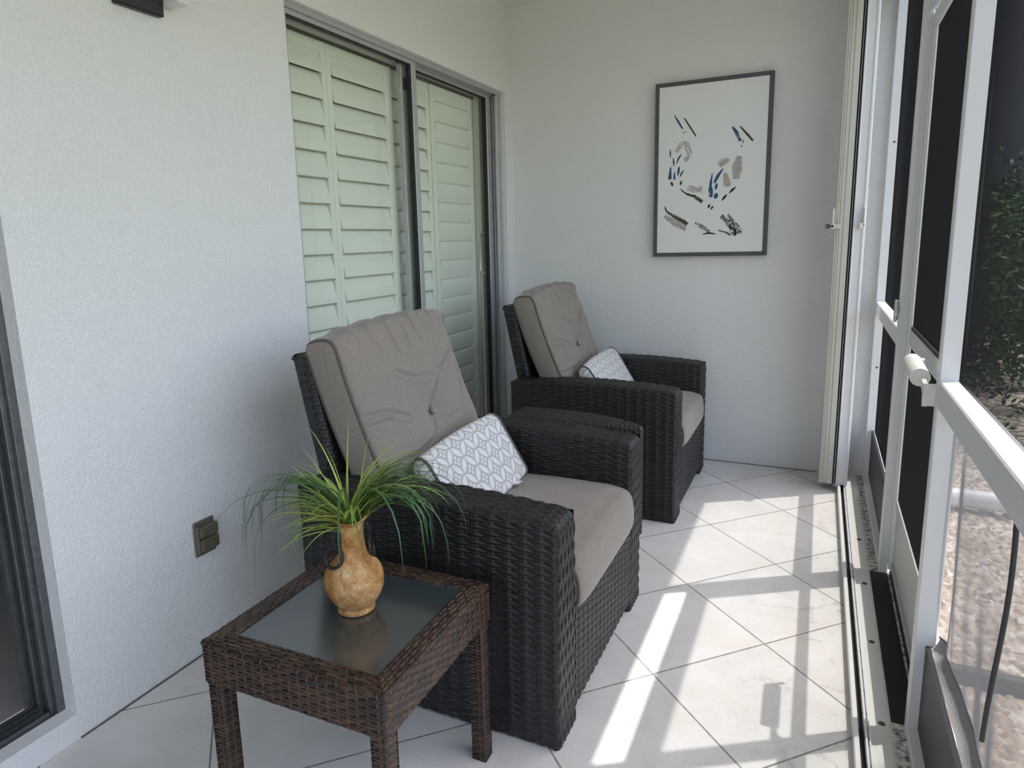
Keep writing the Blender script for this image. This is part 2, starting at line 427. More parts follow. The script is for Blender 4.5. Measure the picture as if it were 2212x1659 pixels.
struct('trim_1', MB().box(-.05, .0, O1[0], O1[1], 0, .072), MAT['sill'])             # painted sills under the sliding doors
struct('trim_2', MB().box(-.05, 0, O2[0], O2[1], 0, .06), MAT['sill'])
struct('trim_3', MB().box(1.905, 2.055, YB, D, -.15, .004), MAT['curb'])            # curb under the screen frame
# dark caulk line between tile and wall
g = MB(); g.box(0, .006, O1[1], D, 0, .0025); g.box(.006, 1.77, D-.006, D, 0, .0025)
struct('baseboard_left', g, MAT['caulk'])
# indoor room behind the sliding doors
struct('floor_interior', MB().box(-1.9, -T, -2.3, D+.2, -.1, .03), MAT['in_tile'])
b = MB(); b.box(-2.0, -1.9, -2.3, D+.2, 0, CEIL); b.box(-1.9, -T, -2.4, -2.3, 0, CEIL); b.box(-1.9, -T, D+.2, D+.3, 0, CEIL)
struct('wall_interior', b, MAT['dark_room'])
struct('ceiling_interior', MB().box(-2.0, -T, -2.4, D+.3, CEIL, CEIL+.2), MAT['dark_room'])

struct('trim_8', MB().box(1.958, 2.016, 1.866, 2.766, .004, .0052), MAT['groove'])  # flat black strip, the darkness of a deep gap put into its colour
# floor track of the storm shutters
tr = thing('trim_4', (1.88, 0, 0), kind='structure', label=None, cat=None)
MB().box(1.8625, 1.8755, YB+.02, 3.73, 0, .036, 0, .002).build('rail', MAT['white_alu'], tr)
MB().box(1.8755, 1.890, YB+.02, 3.86, 0, .005).build('groove', MAT['groove'], tr)
bb = MB(); bb.box(1.890, 1.896, YB+.02, 3.88, 0, .028, 0, .0015); bb.box(1.900, 1.9035, YB+.02, 3.88, 0, .020); bb.box(1.890, 1.912, YB+.02, 3.88, 0, .006)
bb.build('rail', MAT['white_alu'], tr)
sc = MB()
for k in range(26):
    y = 1.25 + k*.101
    sc.tube([(1.889, y, .018), (1.899, y, .018)], .0035, 8)
sc.build('screw', MAT['screw'], tr)['kind'] = 'stuff'
sc = MB()
for k in range(5):
    y = 1.45+k*.40
    sc.lathe([(0, .004), (.006, .003), (.009, 0)], (1.935, y, .004), 12)
s = sc.build('curb_screw', MAT['screw'], tr); s['kind'] = 'stuff'

# ------------------------------------------------------------ screen enclosure
PO = 2.035
def post(name_parent, y0, y1, z0, z1, x1=PO): return MB().box(XS, x1, y0, y1, z0, z1, 0, .003)
sf = thing('trim_5', (XS, 2.3, 0), kind='structure', label=None, cat=None)
for y0, y1, x1 in ((1.83, 1.865, PO), (2.767, 2.817, 2.018), (3.868, 3.906, PO), (-.6, -.55, PO), (-2.66, -2.61, PO)):
    MB().box(XS, x1, y0, y1, .0, 2.42, 0, .003).build('post', MAT['white_alu'], sf)
for y0, y1 in ((2.817, 3.868), (-.55, 1.83), (-2.61, -.6)):
    MB().box(XS, PO, y0, y1, .872, .936, 0, .003).build('chair_rail', MAT['white_alu'], sf)
    MB().box(XS, PO, y0, y1, .004, .028, 0, .002).build('base_channel', MAT['white_alu'], sf)
MB().box(XS, PO, 1.865, 2.767, 1.988, 2.035, 0, .003).build('transom', MAT['white_alu'], sf)
MB().box(XS, PO, YB, D, 2.385, 2.42, 0, .003).build('head_channel', MAT['white_alu'], sf)
for yy, sg in ((2.767, -1),):
    MB().prism([(yy, 1.988), (yy+sg*.022, 1.988), (yy, 1.966)][::sg], XS+.004, XS+.009, 0, 'x').build('gusset', MAT['white_alu'], sf)
h = MB()
for y, z in ((3.885, 1.62), (3.885, .62)): h.lathe([(0, 0), (.005, 0)], (0, 0, 0), 4)
# rusty screw heads on the post beside the wall
h = MB()
for z in (1.70, .60):
    h.add([(1.995+.018+.0055*math.cos(t), 3.8675, z+.0055*math.sin(t)) for t in np.linspace(0, 2*PI, 12, endpoint=False)], [tuple(range(12))])
h.build('screw_head', MAT['screw'], sf)

def screen_grid(y0, y1, z0, z1, x=2.026, ny=2, nz=2, fn=None):
    ys = np.linspace(y0, y1, ny); zs = np.linspace(z0, z1, nz)
    P = np.zeros((ny, nz, 3)); Y, Z = np.meshgrid(ys, zs, indexing='ij')
    P[..., 0] = x if fn is None else x + fn(Y, Z); P[..., 1] = Y; P[..., 2] = Z
    return MB().grid(P, 0, True)
w1 = thing('window_1', (2.026, 3.34, 0), None, None, kind='structure')
screen_grid(2.817, 3.868, .936, 2.385).build('screen', MAT['screen'], w1)
screen_grid(2.817, 3.868, .262, .872).build('screen', MAT['screen'], w1)
MB().box(2.012, 2.022, 2.817, 3.868, .028, .268).build('kick_panel', MAT['kick_dark'], w1)
w2 = thing('window_2', (2.026, .65, 0), None, None, kind='structure')
screen_grid(-.55, 1.83, .936, 2.385).build('screen', MAT['screen'], w2)
def sag(Y, Z):      # the lower screen has come loose along its bottom edge
    k = np.clip((.872-Z)/.58, 0, 1); e = np.clip((1.83-Y)/.12, 0, 1)
    return k**1.5*(.020*e + .004*np.sin(Y*13+Z*2)*e + .022*np.exp(-((Y-1.70-.10*k)/.035)**2) + .0010*np.sin(Y*47+1))
screen_grid(-.55, 1.83, .29, .872, 2.026, 260, 24, sag).build('screen', MAT['loose'], w2)
P = np.zeros((160, 6, 3)); ys = np.linspace(-.55, 1.83, 160)
for j, (dz, dx) in enumerate(((0.006, 0.001), (-.004, .004), (-.016, .0), (-.028, -.012), (-.034, -.022), (-.030, -.026))):
    P[:, j, 0] = 2.026+sag(ys, np.full(160, .29))*1.0+dx; P[:, j, 1] = ys; P[:, j, 2] = .29+dz
MB().grid(P).build('screen_hem', MAT['hem'], w2)
MB().box(2.012, 2.022, -.55, 1.83, .028, .262).build('kick_panel', MAT['kick_dark'], w2)
w4 = thing('window_4', (1., YB-.1, .55), None, None, kind='structure')  # unseen end opening, sized so more skylight brightens the back wall
MB().add([(0, YB-.1, .55), (2.03, YB-.1, .55), (2.03, YB-.1, 2.42), (0, YB-.1, 2.42)], [(0, 1, 2, 3)]).build('screen', MAT['screen'], w4)
w3 = thing('window_3', (2.026, -1.6, 0), None, None, kind='structure')
screen_grid(-2.61, -.6, .936, 2.385).build('screen', MAT['screen'], w3)
screen_grid(-2.61, -.6, .028, .872).build('screen', MAT['screen'], w3)
cord = MB().tube([(2.020+.004*math.sin(t*5), 1.243+.026*t*t, .872-.452*t) for t in np.linspace(0, 1, 16)], .0042, 8).build('spline_cord', MAT['spline'])
tag(cord, 'dark rubber spline cord hanging loose on the lower screen at right', 'cord')

# screen door between the two posts
d3 = thing('door_3', (2.01, 2.3, 0), None, None, kind='structure')
DX0, DX1 = 2.0185, 2.036
for y0, y1 in ((1.867, 1.900), (2.712, 2.800)):
    f = MB().box(DX0, DX1, y0, y1, .04, 1.982, 0, .003)
    f.box(DX0-.006, DX0, y0+.012, y0+.017, .04, 1.982); f.box(DX0-.006, DX0, y1-.017, y1-.012, .04, 1.982)
    f.build('stile', MAT['white_alu'], d3)
f = MB().box(DX0, DX1, 1.900, 2.712, .885, .942, 0, .002)
for k in range(5): f.box(DX0-.002, DX0, 1.900, 2.712, .895+k*.009, .899+k*.009)
f.build('push_rail', MAT['white_alu'], d3)
MB().box(DX0, DX1, 1.900, 2.712, 1.925, 1.982, 0, .002).build('top_rail', MAT['white_alu'], d3)
MB().box(DX0+.008, DX1-.006, 1.900, 2.712, .075, .305).box(DX0+.002, DX1, 1.900, 2.712, .305, .318).box(DX0+.002, DX1, 1.900, 2.712, .05, .075).build('kick_panel', MAT['kick'], d3)
screen_grid(1.900, 2.712, .942, 1.925, 2.025).build('screen', MAT['screen'], d3)
screen_grid(1.900, 2.712, .318, .885, 2.025).build('screen', MAT['screen'], d3)
MB().box(DX0+.004, DX1, 1.87, 2.76, .006, .04).build('dark_gap_strip', MAT['gasket'], d3)  # black strip stands in for the shaded gap under the door
MB().box(DX0+.002, DX0+.012, 1.902, 2.71, .942, .955).build('gasket', MAT['gasket'], d3)
hb = MB(); hb.box(XS-.004, XS+.002, 2.772, 2.812, .965, 1.035, 0, .002); hb.box(XS-.012, XS-.004, 2.755, 2.775, .985, 1.02, 0, .002)
hb.tube([(XS-.010, 2.79, .96), (XS-.010, 2.79, 1.04)], .006, 10); hb.tube([(XS-.012, 2.765, .99), (XS-.012, 2.80, .99)], .004, 8)
hb.build('hinge', MAT['chrome'], d3)
cl = MB(); A = np.array((1.960, 2.10, .935)); Bq = np.array((1.960, 1.915, .925))
cl.tube([A, A+(Bq-A)*.04, A+(Bq-A)*.06, Bq], [.017, .022, .0225, .0225], 20)
cl.tube([A+(0, .0, .0), A+(.03, .02, .0)], .006, 8)
closer = cl.build('closer', MAT['white_plastic'], d3)
cb = MB(); cb.prism([(1.866, .918), (1.915, .924), (1.905, .905), (1.882, .893), (1.876, .868), (1.866, .864)], 1.962, 1.972, 0, 'x'); cb.box(1.962, 1.99, 1.864, 1.870, .866, .92)
cb.build('bracket', MAT['white_plastic'], closer)

# ------------------------------------------------------------ storm shutter stack in the corner
sh = thing('accordion_shutter', (1.83, 3.75, .02), 'white accordion storm shutter folded against the back wall in the corner', 'shutter')
Y0 = 3.630; Z0, Z1 = .035, 2.60
lp = MB(); lp.box(1.776, 1.837, Y0+.004, Y0+.10, Z0, Z1, 0, .003); lp.box(1.788, 1.791, Y0, Y0+.004, Z0, Z1); lp.box(1.798, 1.800, Y0, Y0+.004, Z0, Z1); lp.box(1.812, 1.837, Y0, Y0+.006, Z0, Z1, 0, .002)
lp.build('lead_post', MAT['cream_alu'], sh)
lp = MB(); lp.box(1.857, 1.905, Y0-.002, Y0+.10, Z0, Z1, 0, .003); lp.box(1.853, 1.860, Y0-.006, Y0+.05, Z0-.01, Z1, 0, .002); lp.box(1.893, 1.897, Y0-.006, Y0, Z0, Z1)
lp.build('lead_post', MAT['white_alu'], sh)
bl = MB()
for k in range(7):
    yy = Y0+.11+k*.021
    poly = [(1.784, yy), (1.84, yy+.012), (1.90, yy)]
    bl.prism([(1.784, yy), (1.84, yy+.012), (1.90, yy), (1.90, yy+.003), (1.84, yy+.015), (1.784, yy+.003)], Z0+.02, Z1, 0, 'z')
for x in (1.8445,):
    bl.box(x, x+.0014, Y0+.004, Y0+.02, Z0-.015, Z1)
bl.build('blades', MAT['white_alu'], sh)
MB().box(1.8375, 1.856, Y0+.014, Y0+.10, Z0, Z1).build('seal', MAT['gasket'], sh)
hd = MB(); hd.box(1.762, 1.774, Y0-.018, Y0+.004, 1.302, 1.392, 0, .003); hd.box(1.762, 1.80, Y0-.018, Y0+.0, 1.296, 1.318, 0, .003)
hd.build('lock_handle', MAT['cream_alu'], sh)
hd = MB(); hd.box(1.893, 1.901, Y0-.03, Y0-.006, 1.302, 1.392, 0, .002); hd.box(1.877, 1.901, Y0-.03, Y0-.002, 1.296, 1.320, 0, .003)
hd.build('lock_handle', MAT['white_plastic'], sh)
kb = MB(); P = np.zeros((20, 2, 3))
cx, cz = 1.746, 1.310
for i in range(20):
    t = 2*PI*i/20
    for j, r in enumerate((.0105, .004)):
        P[i, j] = (cx+r*math.cos(t)+(.003 if j else 0)*-1, Y0-.010, cz+r*math.sin(t))
kb.grid(P, cu=True, smooth=False); P2 = P.copy(); P2[..., 1] += .002; kb.grid(P2, cu=True, smooth=False, flip=True)
kb.box(1.754, 1.763, Y0-.0105, Y0-.0075, 1.3075, 1.3125)
tag(kb.build('key', MAT['iron']), 'small dark key left in the lock of the folded storm shutter', 'key')

# ------------------------------------------------------------ left sliding door (only its edge is in view)
d1 = thing('door_1', (-.1, .3, 0), None, None, kind='structure')
f = MB()
for k, (xa, xb, yy) in enumerate(((-.062, -.048, .932), (-.078, -.062, .920), (-.092, -.078, .930), (-.106, -.092, .912), (-.122, -.106, .926))):
    f.box(xa, xb, yy, O1[1], .06, HEAD, 0, .0015)
f.box(-.14, -.122, .900, O1[1], .06, HEAD); f.box(-.14, -.05, O1[0], O1[0]+.03, .06, HEAD); f.box(-.14, -.05, O1[0], O1[1], HEAD-.04, HEAD)
f.build('frame', MAT['dark_alu'], d1)
f = MB()
f.box(-.14, -.05, O1[0], O1[1], .03, .068)
for k in range(4): f.box(-.064-k*.022, -.058-k*.022, O1[0], .915, .068, .084)
f.build('threshold', MAT['dark_alu'], d1)
f = MB(); f.box(-.13, -.112, -.10, -.05, .084, HEAD-.04, 0, .003); f.box(-.13, -.112, O1[0]+.03, -.10, .084, .14); f.box(-.13, -.112, O1[0]+.03, -.10, HEAD-.09, HEAD-.04)
f.build('sash', MAT['dark_alu'], d1)
MB().box(-.123, -.119, O1[0]+.03, -.10, .14, HEAD-.09).build('pane', MAT['pane'], d1)

# ------------------------------------------------------------ sliding door with plantation shutters behind
d2 = thing('door_2', (-.06, 2.9, 0), None, None, kind='structure')
f = MB(); f.box(-.11, -.031, O2[0], O2[1], HEAD-.014, HEAD-.0004)
f.box(-.032, -.022, O2[0], O2[1], HEAD-.020, HEAD-.0004); f.box(-.066, -.060, O2[0], O2[1], HEAD-.024, HEAD-.01); f.box(-.104, -.098, O2[0], O2[1], HEAD-.030, HEAD-.01)
for xa, xb, yy in ((-.045, -.030, 3.742), (-.066, -.056, 3.757), (-.092, -.075, 3.745)): f.box(xa, xb, yy, O2[1]-.004, .06, HEAD-.02, 0, .002)
f.box(-.11, -.032, 3.772, O2[1]-.004, .06, HEAD-.02); f.box(-.11, -.03, O2[0], O2[0]+.02, .06, HEAD)
f.build('frame', MAT['aluminium'], d2)
MB().box(-.115, -.03, O2[0], O2[1], .04, .07).build('threshold', MAT['aluminium'], d2)
def panel(y0, y1, x, stl, str_, gl, gr):
    p = MB(); p.box(x-.013, x+.013, y0, y0+stl, .07, HEAD-.016, 0, .002); p.box(x-.013, x+.013, y1-str_, y1, .07, HEAD-.016, 0, .002)
    p.box(x-.012, x+.012, y0, y1, HEAD-.038, HEAD-.016, 0, .002); p.box(x-.012, x+.012, y0, y1, .07, .13, 0, .002)
    p = p.build('sash', MAT['aluminium'], d2)
    g = MB(); g.box(x-.008, x+.008, y0+stl, y0+stl+gl, .13, HEAD-.038); g.box(x-.008, x+.0095, y1-str_-gr, y1-str_, .13, HEAD-.038); g.box(x-.008, x+.009, y0+stl, y1-str_, HEAD-.044, HEAD-.038)
    g.build('gasket', MAT['gasket'], p)
    MB().box(x-.003, x+.003, y0+stl+gl, y1-str_-gr, .13, HEAD-.044).build('pane', MAT['pane'], p)
    return p
panel(1.98, 2.873, -.046, .03, .040, .004, .016)      # outer panel, nearest the porch
pr = panel(2.80, 3.745, -.083, .075, .050, .004, .020)
MB().tube([(-.10, 3.69, 1.33), (-.125, 3.69, 1.33), (-.132, 3.69, 1.30), (-.130, 3.69, 1.20), (-.134, 3.69, 1.12), (-.125, 3.69, 1.09), (-.10, 3.69, 1.09)], .005, 8).build('handle', MAT['chrome'], pr)
MB().box(-.070, -.062, 2.812, 2.828, 1.985, 2.04).build('latch', MAT['gasket'], d2)
# painted casing inside, round the shutters
f = MB(); f.box(-.20, -.125, 3.70, O2[1]-.002, .03, HEAD-.01); f.box(-.19, -.135, 3.665, 3.70, .03, HEAD-.02); f.box(-.20, -.125, O2[0]+.002, 2.00, .03, HEAD-.01); f.box(-.20, -.13, O2[0]+.01, 3.70, HEAD-.03, HEAD-.005)
struct('trim_6', f, MAT['case'])
struct('trim_7', MB().box(-.165, -.137, 2.0, 3.665, HEAD-.045, HEAD-.03), MAT['dark_alu'])
def shutter(y0, y1, x, label, tilt=12, sl=.03, sr=.03, top=2.085, phase=0., rl=.05):
    t = thing('plantation_shutter', (x, y0, .06), label, 'shutter', 'plantation shutters behind the sliding door')
    for a, bq in ((y0, y0+sl), (y1-sr, y1)):
        MB().box(x-.014, x+.014, a, bq, .06, top, 0, .002).build('stile', MAT['shutter'], t)
    for a, bq in ((.06, .15), (top-rl, top)):
        MB().box(x-.013, x+.013, y0+sl, y1-sr, a, bq, 0, .002).build('rail', MAT['shutter'], t)
    L = MB(); z = top-rl-.052+phase
    ct, st = math.cos(math.radians(tilt)), math.sin(math.radians(tilt))
    while z > .19:
        poly = []
        for k in range(14):
            a = 2*PI*k/14; u, v = .0575*math.cos(a), .0058*math.sin(a)
            poly.append((x + .004 + v*ct - u*st, z + u*ct + v*st))
        n = len(poly); V = [(px, y0+sl+.002, pz) for px, pz in poly] + [(px, y1-sr-.002, pz) for px, pz in poly]
        L.add(V, [tuple(range(n)), tuple(range(2*n-1, n-1, -1))]); L.add(V, [(i, n+i, n+(i+1) % n, (i+1) % n) for i in range(n)], 0, True)
        z -= .1035
    L.build('louvers', MAT['shutter'], t)
    return t
shutter(2.005, 2.347, -.152, 'white louvered shutter panel nearest the camera, partly cut off by the wall edge', 14, .03, .03, 2.098, .028)
shutter(2.349, 2.818, -.152, 'wide white louvered shutter panel in the middle of the left glass pane', 14, .03, .055, 2.098, .028)
shutter(2.821, 3.172, -.160, 'narrow white louvered shutter panel seen behind the meeting door stiles', 14, .004, .032, 2.09, .028)
shutter(3.174, 3.640, -.152, 'white louvered shutter panel in the right glass pane beside the door handle', -13, .036, .045, 2.088, .008, .09)

# ------------------------------------------------------------ small things on the walls
ol = thing('outdoor_outlet', (0, 1.405, .383), 'khaki double outlet cover on the white wall left of the table', 'outlet')
MB().box(0, .010, 1.366, 1.446, .326, .441, 0, .006).build('cover_plate', MAT['outlet'], ol)
MB().box(.010, .020, 1.368, 1.380, .338, .428, 0, .003).build('hinge', MAT['outlet'], ol)
for z0 in (.341, .384):
    fl = MB().box(.010, .024, 1.379, 1.449, z0, z0+.040, 0, .005).build('flap', MAT['outlet'], ol)
    MB().box(.024, .0262, 1.388, 1.432, z0+.011, z0+.029, 0, .001).build('panel', MAT['outlet'], fl)

sc_ = thing('wall_sconce', (0, 1.39, 2.05), 'black wall light with a white glass shade high on the left wall', 'wall light')
MB().box(0, .022, 1.303, 1.449, 1.925, 2.20, 0, .003).build('back_plate', MAT['black_metal'], sc_)
MB().box(.004, .075, 1.452, 1.492, 1.958, 2.17, 0, .002).build('glass_shade', MAT['opal'], sc_)

ar = thing('framed_painting', (1.166, D, 1.63), 'white abstract painting with blue, black and beige strokes in thin grey frame', 'painting')
ax0, ax1, az0, az1 = .868, 1.465, 1.171, 2.094
f = MB(); w = .021
f.box(ax0, ax0+w, D-.038, D-.001, az0, az1, 0, .002); f.box(ax1-w, ax1, D-.038, D-.001, az0, az1, 0, .002)
f.box(ax0+w, ax1-w, D-.038, D-.001, az0, az0+w, 0, .002); f.box(ax0+w, ax1-w, D-.038, D-.001, az1-w, az1, 0, .002)
f.build('frame', MAT['frame'], ar)
cv = MB().box(ax0+w, ax1-w, D-.033, D-.004, az0+w, az1-w).build('canvas', MAT['canvas'], ar)
STROKES = [
  ('blue', 0, [(0.9694, 1.93), (0.9838, 1.9019), (0.9957, 1.883), (1.0123, 1.8547), (1.0193, 1.8487)], (0.0022, 0.0086, 0.006)),
  ('blue', 0, [(1.0179, 1.8327), (1.0225, 1.8296)], (0.006, 0.0069, 0.0043)),
  ('blue', 0, [(1.0287, 1.8376), (1.0326, 1.8283)], (0.0026, 0.0043, 0.0022)),
  ('blue', 1, [(1.2721, 1.8376), (1.288, 1.8145), (1.3017, 1.7895), (1.3134, 1.7625)], (0.0077, 0.0146, 0.0103)),
  ('blue', 0, [(1.3237, 1.7725), (1.328, 1.7483)], (0.0022, 0.0043, 0.0017)),
  ('blue', 0, [(1.3169, 1.7396), (1.3231, 1.7339)], (0.0052, 0.0077, 0.0034)),
  ('blue', 0, [(0.9524, 1.7518), (0.9529, 1.7267), (0.9534, 1.7016)], (0.0022, 0.0069, 0.0017)),
  ('blue', 0, [(0.9673, 1.7052), (0.9715, 1.6821), (0.974, 1.6545)], (0.0026, 0.0077, 0.0017)),
  ('blue', 0, [(0.9566, 1.6603), (0.9549, 1.6283), (0.952, 1.5871)], (0.0034, 0.0103, 0.0163)),
  ('blue', 0, [(0.9773, 1.6314), (0.9773, 1.6085), (0.9769, 1.5856)], (0.0026, 0.0069, 0.0112)),
  ('blue', 0, [(1.0018, 1.6572), (0.9992, 1.63), (0.9937, 1.6052)], (0.0077, 0.0095, 0.0052)),
  ('blue', 0, [(1.1781, 1.6138), (1.1715, 1.5694), (1.169, 1.5334)], (0.0026, 0.0086, 0.012)),
  ('blue', 0, [(1.2336, 1.6325), (1.2063, 1.5942), (1.1875, 1.5549)], (0.0034, 0.0129, 0.0095)),
  ('blue', 1, [(1.1689, 1.538), (1.1724, 1.5106), (1.1741, 1.4834)], (0.0146, 0.0198, 0.0163)),
  ('blue', 0, [(1.203, 1.5585), (1.1992, 1.5385), (1.1953, 1.5207)], (0.0052, 0.0112, 0.0086)),
  ('blue', 0, [(1.2047, 1.5067), (1.1998, 1.4911), (1.1946, 1.4733)], (0.0129, 0.0163, 0.0129)),
  ('black', 0, [(1.0132, 1.7199), (0.9976, 1.6984), (0.9858, 1.6674)], (0.0043, 0.006, 0.0026)),
  ('black', 0, [(1.029, 1.6372), (1.0134, 1.6154), (1.006, 1.5976)], (0.0026, 0.006, 0.0043)),
  ('black', 0, [(1.0188, 1.5831), (1.0131, 1.5696), (1.0088, 1.5538)], (0.0043, 0.0086, 0.0052)),
  ('black', 0, [(0.9597, 1.5783), (0.9647, 1.5656), (0.9706, 1.5514)], (0.0086, 0.0103, 0.0043)),
  ('black', 0, [(1.3025, 1.534), (1.2793, 1.5139), (1.2633, 1.4978)], (0.0022, 0.0103, 0.0026)),
  ('black', 0, [(1.2572, 1.4963), (1.2389, 1.4756), (1.2284, 1.4604)], (0.0043, 0.0103, 0.0034)),
  ('black', 0, [(1.1707, 1.4494), (1.1647, 1.4383), (1.1601, 1.4257)], (0.0052, 0.0095, 0.006)),
  ('black', 0, [(1.1912, 1.438), (1.1803, 1.4285), (1.1739, 1.4174)], (0.0026, 0.0086, 0.006)),
  ('black', 2, [(1.2309, 1.3854), (1.2586, 1.3526), (1.2818, 1.3199), (1.3097, 1.2781)], (0.0172, 0.0241, 0.0189)),
  ('black', 2, [(1.2639, 1.3909), (1.2942, 1.3422), (1.3313, 1.2866)], (0.0069, 0.0258, 0.0258)),
  ('black', 2, [(1.2155, 1.3082), (1.2471, 1.3004), (1.2832, 1.2811)], (0.0052, 0.0095, 0.0077)),
  ('black', 2, [(1.0938, 1.3537), (1.1289, 1.3293), (1.1752, 1.3025)], (0.0103, 0.0163, 0.0189)),
  ('black', 0, [(1.1323, 1.2898), (1.1709, 1.2948), (1.2072, 1.2878)], (0.0034, 0.0077, 0.0026)),
  ('olive', 0, [(1.0216, 1.9072), (1.0555, 1.8552), (1.0885, 1.8034)], (0.0052, 0.0065, 0.0052)),
  ('olive', 0, [(1.3062, 1.84), (1.3418, 1.799), (1.3772, 1.7572)], (0.0043, 0.0086, 0.0077)),
  ('olive', 1, [(1.0092, 1.5377), (1.0414, 1.5084), (1.0878, 1.4922), (1.1297, 1.4605)], (0.0034, 0.0112, 0.0172)),
  ('olive', 1, [(0.9265, 1.4466), (0.9404, 1.4155), (0.9931, 1.3829), (1.0547, 1.3457)], (0.0034, 0.0155, 0.0181)),
  ('beige', 2, [(0.9853, 1.7311), (1.003, 1.7658), (1.0348, 1.7767), (1.0517, 1.7395), (1.0504, 1.6991), (1.0279, 1.6826)], (0.0172, 0.0258, 0.0215)),
  ('beige', 2, [(1.0498, 1.54), (1.0822, 1.5291), (1.1278, 1.5266)], (0.0215, 0.0258, 0.0301)),
  ('beige', 1, [(1.2089, 1.6475), (1.2348, 1.6634), (1.2606, 1.6748)], (0.0301, 0.0284, 0.0129)),
  ('beige', 1, [(1.3119, 1.6886), (1.3029, 1.641), (1.2969, 1.5708)], (0.0215, 0.0413, 0.0258)),
  ('beige', 0, [(1.241, 1.6098), (1.2511, 1.5691), (1.2577, 1.533)], (0.0155, 0.0241, 0.0327)),
  ('beige', 1, [(0.9266, 1.3925), (0.9747, 1.3625), (1.0461, 1.3179)], (0.0129, 0.0284, 0.0172)),
]

PB = {}
rs = np.random.default_rng(5)
for si, (c, kind, pts, wid) in enumerate(STROKES):
    PB[c] = MB()
    pts = np.array(pts); n = max(10, int(np.linalg.norm(np.diff(pts, axis=0), axis=1).sum()/.003))
    s0 = np.concatenate([[0], np.cumsum(np.linalg.norm(np.diff(pts, axis=0), axis=1))]); s1 = np.linspace(0, s0[-1], n)
    cx = np.interp(s1, s0, pts[:, 0]); cz = np.interp(s1, s0, pts[:, 1]); ww = np.interp(s1/s0[-1], [0, .5, 1], wid)*1.3
    k = np.ones(5)/5
    if n > 12:
        cx[2:-2] = np.convolve(cx, k, 'valid'); cz[2:-2] = np.convolve(cz, k, 'valid')
    tx, tz = np.gradient(cx), np.gradient(cz); L = np.hypot(tx, tz)+1e-9; nx, nz = -tz/L, tx/L
    yb = D-.0333-.00012*(si % 5)
    def strip(lo, hi):
        V = []
        for i in range(len(lo)):
            V += [(cx[i]+nx[i]*lo[i], yb, cz[i]+nz[i]*lo[i]), (cx[i]+nx[i]*hi[i], yb, cz[i]+nz[i]*hi[i])]
        PB[c].add(V, [(2*i, 2*i+1, 2*i+3, 2*i+2) for i in range(len(lo)-1)])
    endt = np.clip(np.minimum(np.arange(n), n-1-np.arange(n))/2.5, .12, 1)
    if kind == 0:
        j = rs.normal(0, .07, (2, n))
        strip(-ww/2*endt*(1+j[0]), ww/2*endt*(1+j[1]))
    else:
        nb = max(5, int(ww.max()/(.0016 if kind == 1 else .002)))
        for q in range(nb):
            a0 = -.5+q/nb; a1 = a0+1./nb*1.08
            ph = rs.uniform(0, 6.3, 3); fr = rs.uniform(.12, .5, 2)
            dens = np.sin(np.arange(n)*fr[0]+ph[0])+np.sin(np.arange(n)*fr[1]+ph[1])+rs.normal(0, .45, n)
            edge = abs((q+.5)/nb-.5)*2
            on_ = dens > ((-2.3 if kind == 1 else -.95) + edge*(1.4 if kind == 1 else .9))
            i = 0
            while i < n:
                if on_[i]:
                    e = i
                    while e+1 < n and on_[e+1]: e += 1
                    if e > i:
                        V = []
                        for m_ in range(i, e+1):
                            tp = .3 if m_ in (i, e) else 1.
                            mid = (a0+a1)/2*ww[m_]; hw_ = (a1-a0)/2*ww[m_]*tp
                            for o_ in (mid-hw_, mid+hw_): V.append((cx[m_]+nx[m_]*o_, yb, cz[m_]+nz[m_]*o_))
                        PB[c].add(V, [(2*t_, 2*t_+1, 2*t_+3, 2*t_+2) for t_ in range(e-i)])
                    i = e+1
                else: i += 1
    PB[c].build('brush_stroke', MAT['paint_'+c], cv)['label'] = c+' brush stroke'


# ================================================================== WICKER
def weave_h(u, v, pu, pv, A=.0019, Bw=.0028, rs_=.0032, off=.0050, seed=0, wid=.64, pw=2, base=None, sk=.95):
    """height of a woven strand surface; u runs along the strands, v across the rows. Also a tint per strand."""
    r0 = np.floor(v/pv); q = u/pu
    z = np.full(u.shape, -A*1.6 if base is None else base); tn = np.zeros(u.shape)
    for k_ in (-1, 0, 1):
        r = r0+k_; vv = v/pv-r-.5
        lift = np.cos(PI*(q+r))
        w_ = wid*(.80+.20*lift)
        ok = abs(vv) < w_
        zw = np.where(ok, A*lift + Bw*np.sqrt(np.clip(1-(abs(vv)/w_)**pw, 0, 1)), -1)
        seg = np.floor((q+r+1)/2)
        hsh = np.sin(r*127.1+seg*311.7+seed*74.7)*43758.5453; hh = hsh-np.floor(hsh)
        m = zw > z; z = np.where(m, zw, z); tn = np.where(m, hh, tn)
    k = np.round(q); du = (q-k)*pu
    st = -1.35*A*np.cos(PI*(k+v/pv-.5))+.0002
    d = np.minimum(abs(du-off), abs(du+off))
    zs = np.where(d < rs_, st+np.sqrt(np.clip(rs_**2-d**2, 0, None))*sk, -.02)
    hs2 = np.sin(k*91.3+seed*13.1)*24634.63; ts = hs2-np.floor(hs2)
    m = zs > z
    return np.where(m, zs, z), np.where(m, ts, tn)
def edge_round(d, R):
    t = np.clip(R-d, 0, R)
    return R-np.sqrt(np.clip(R*R-t*t, 0, None))
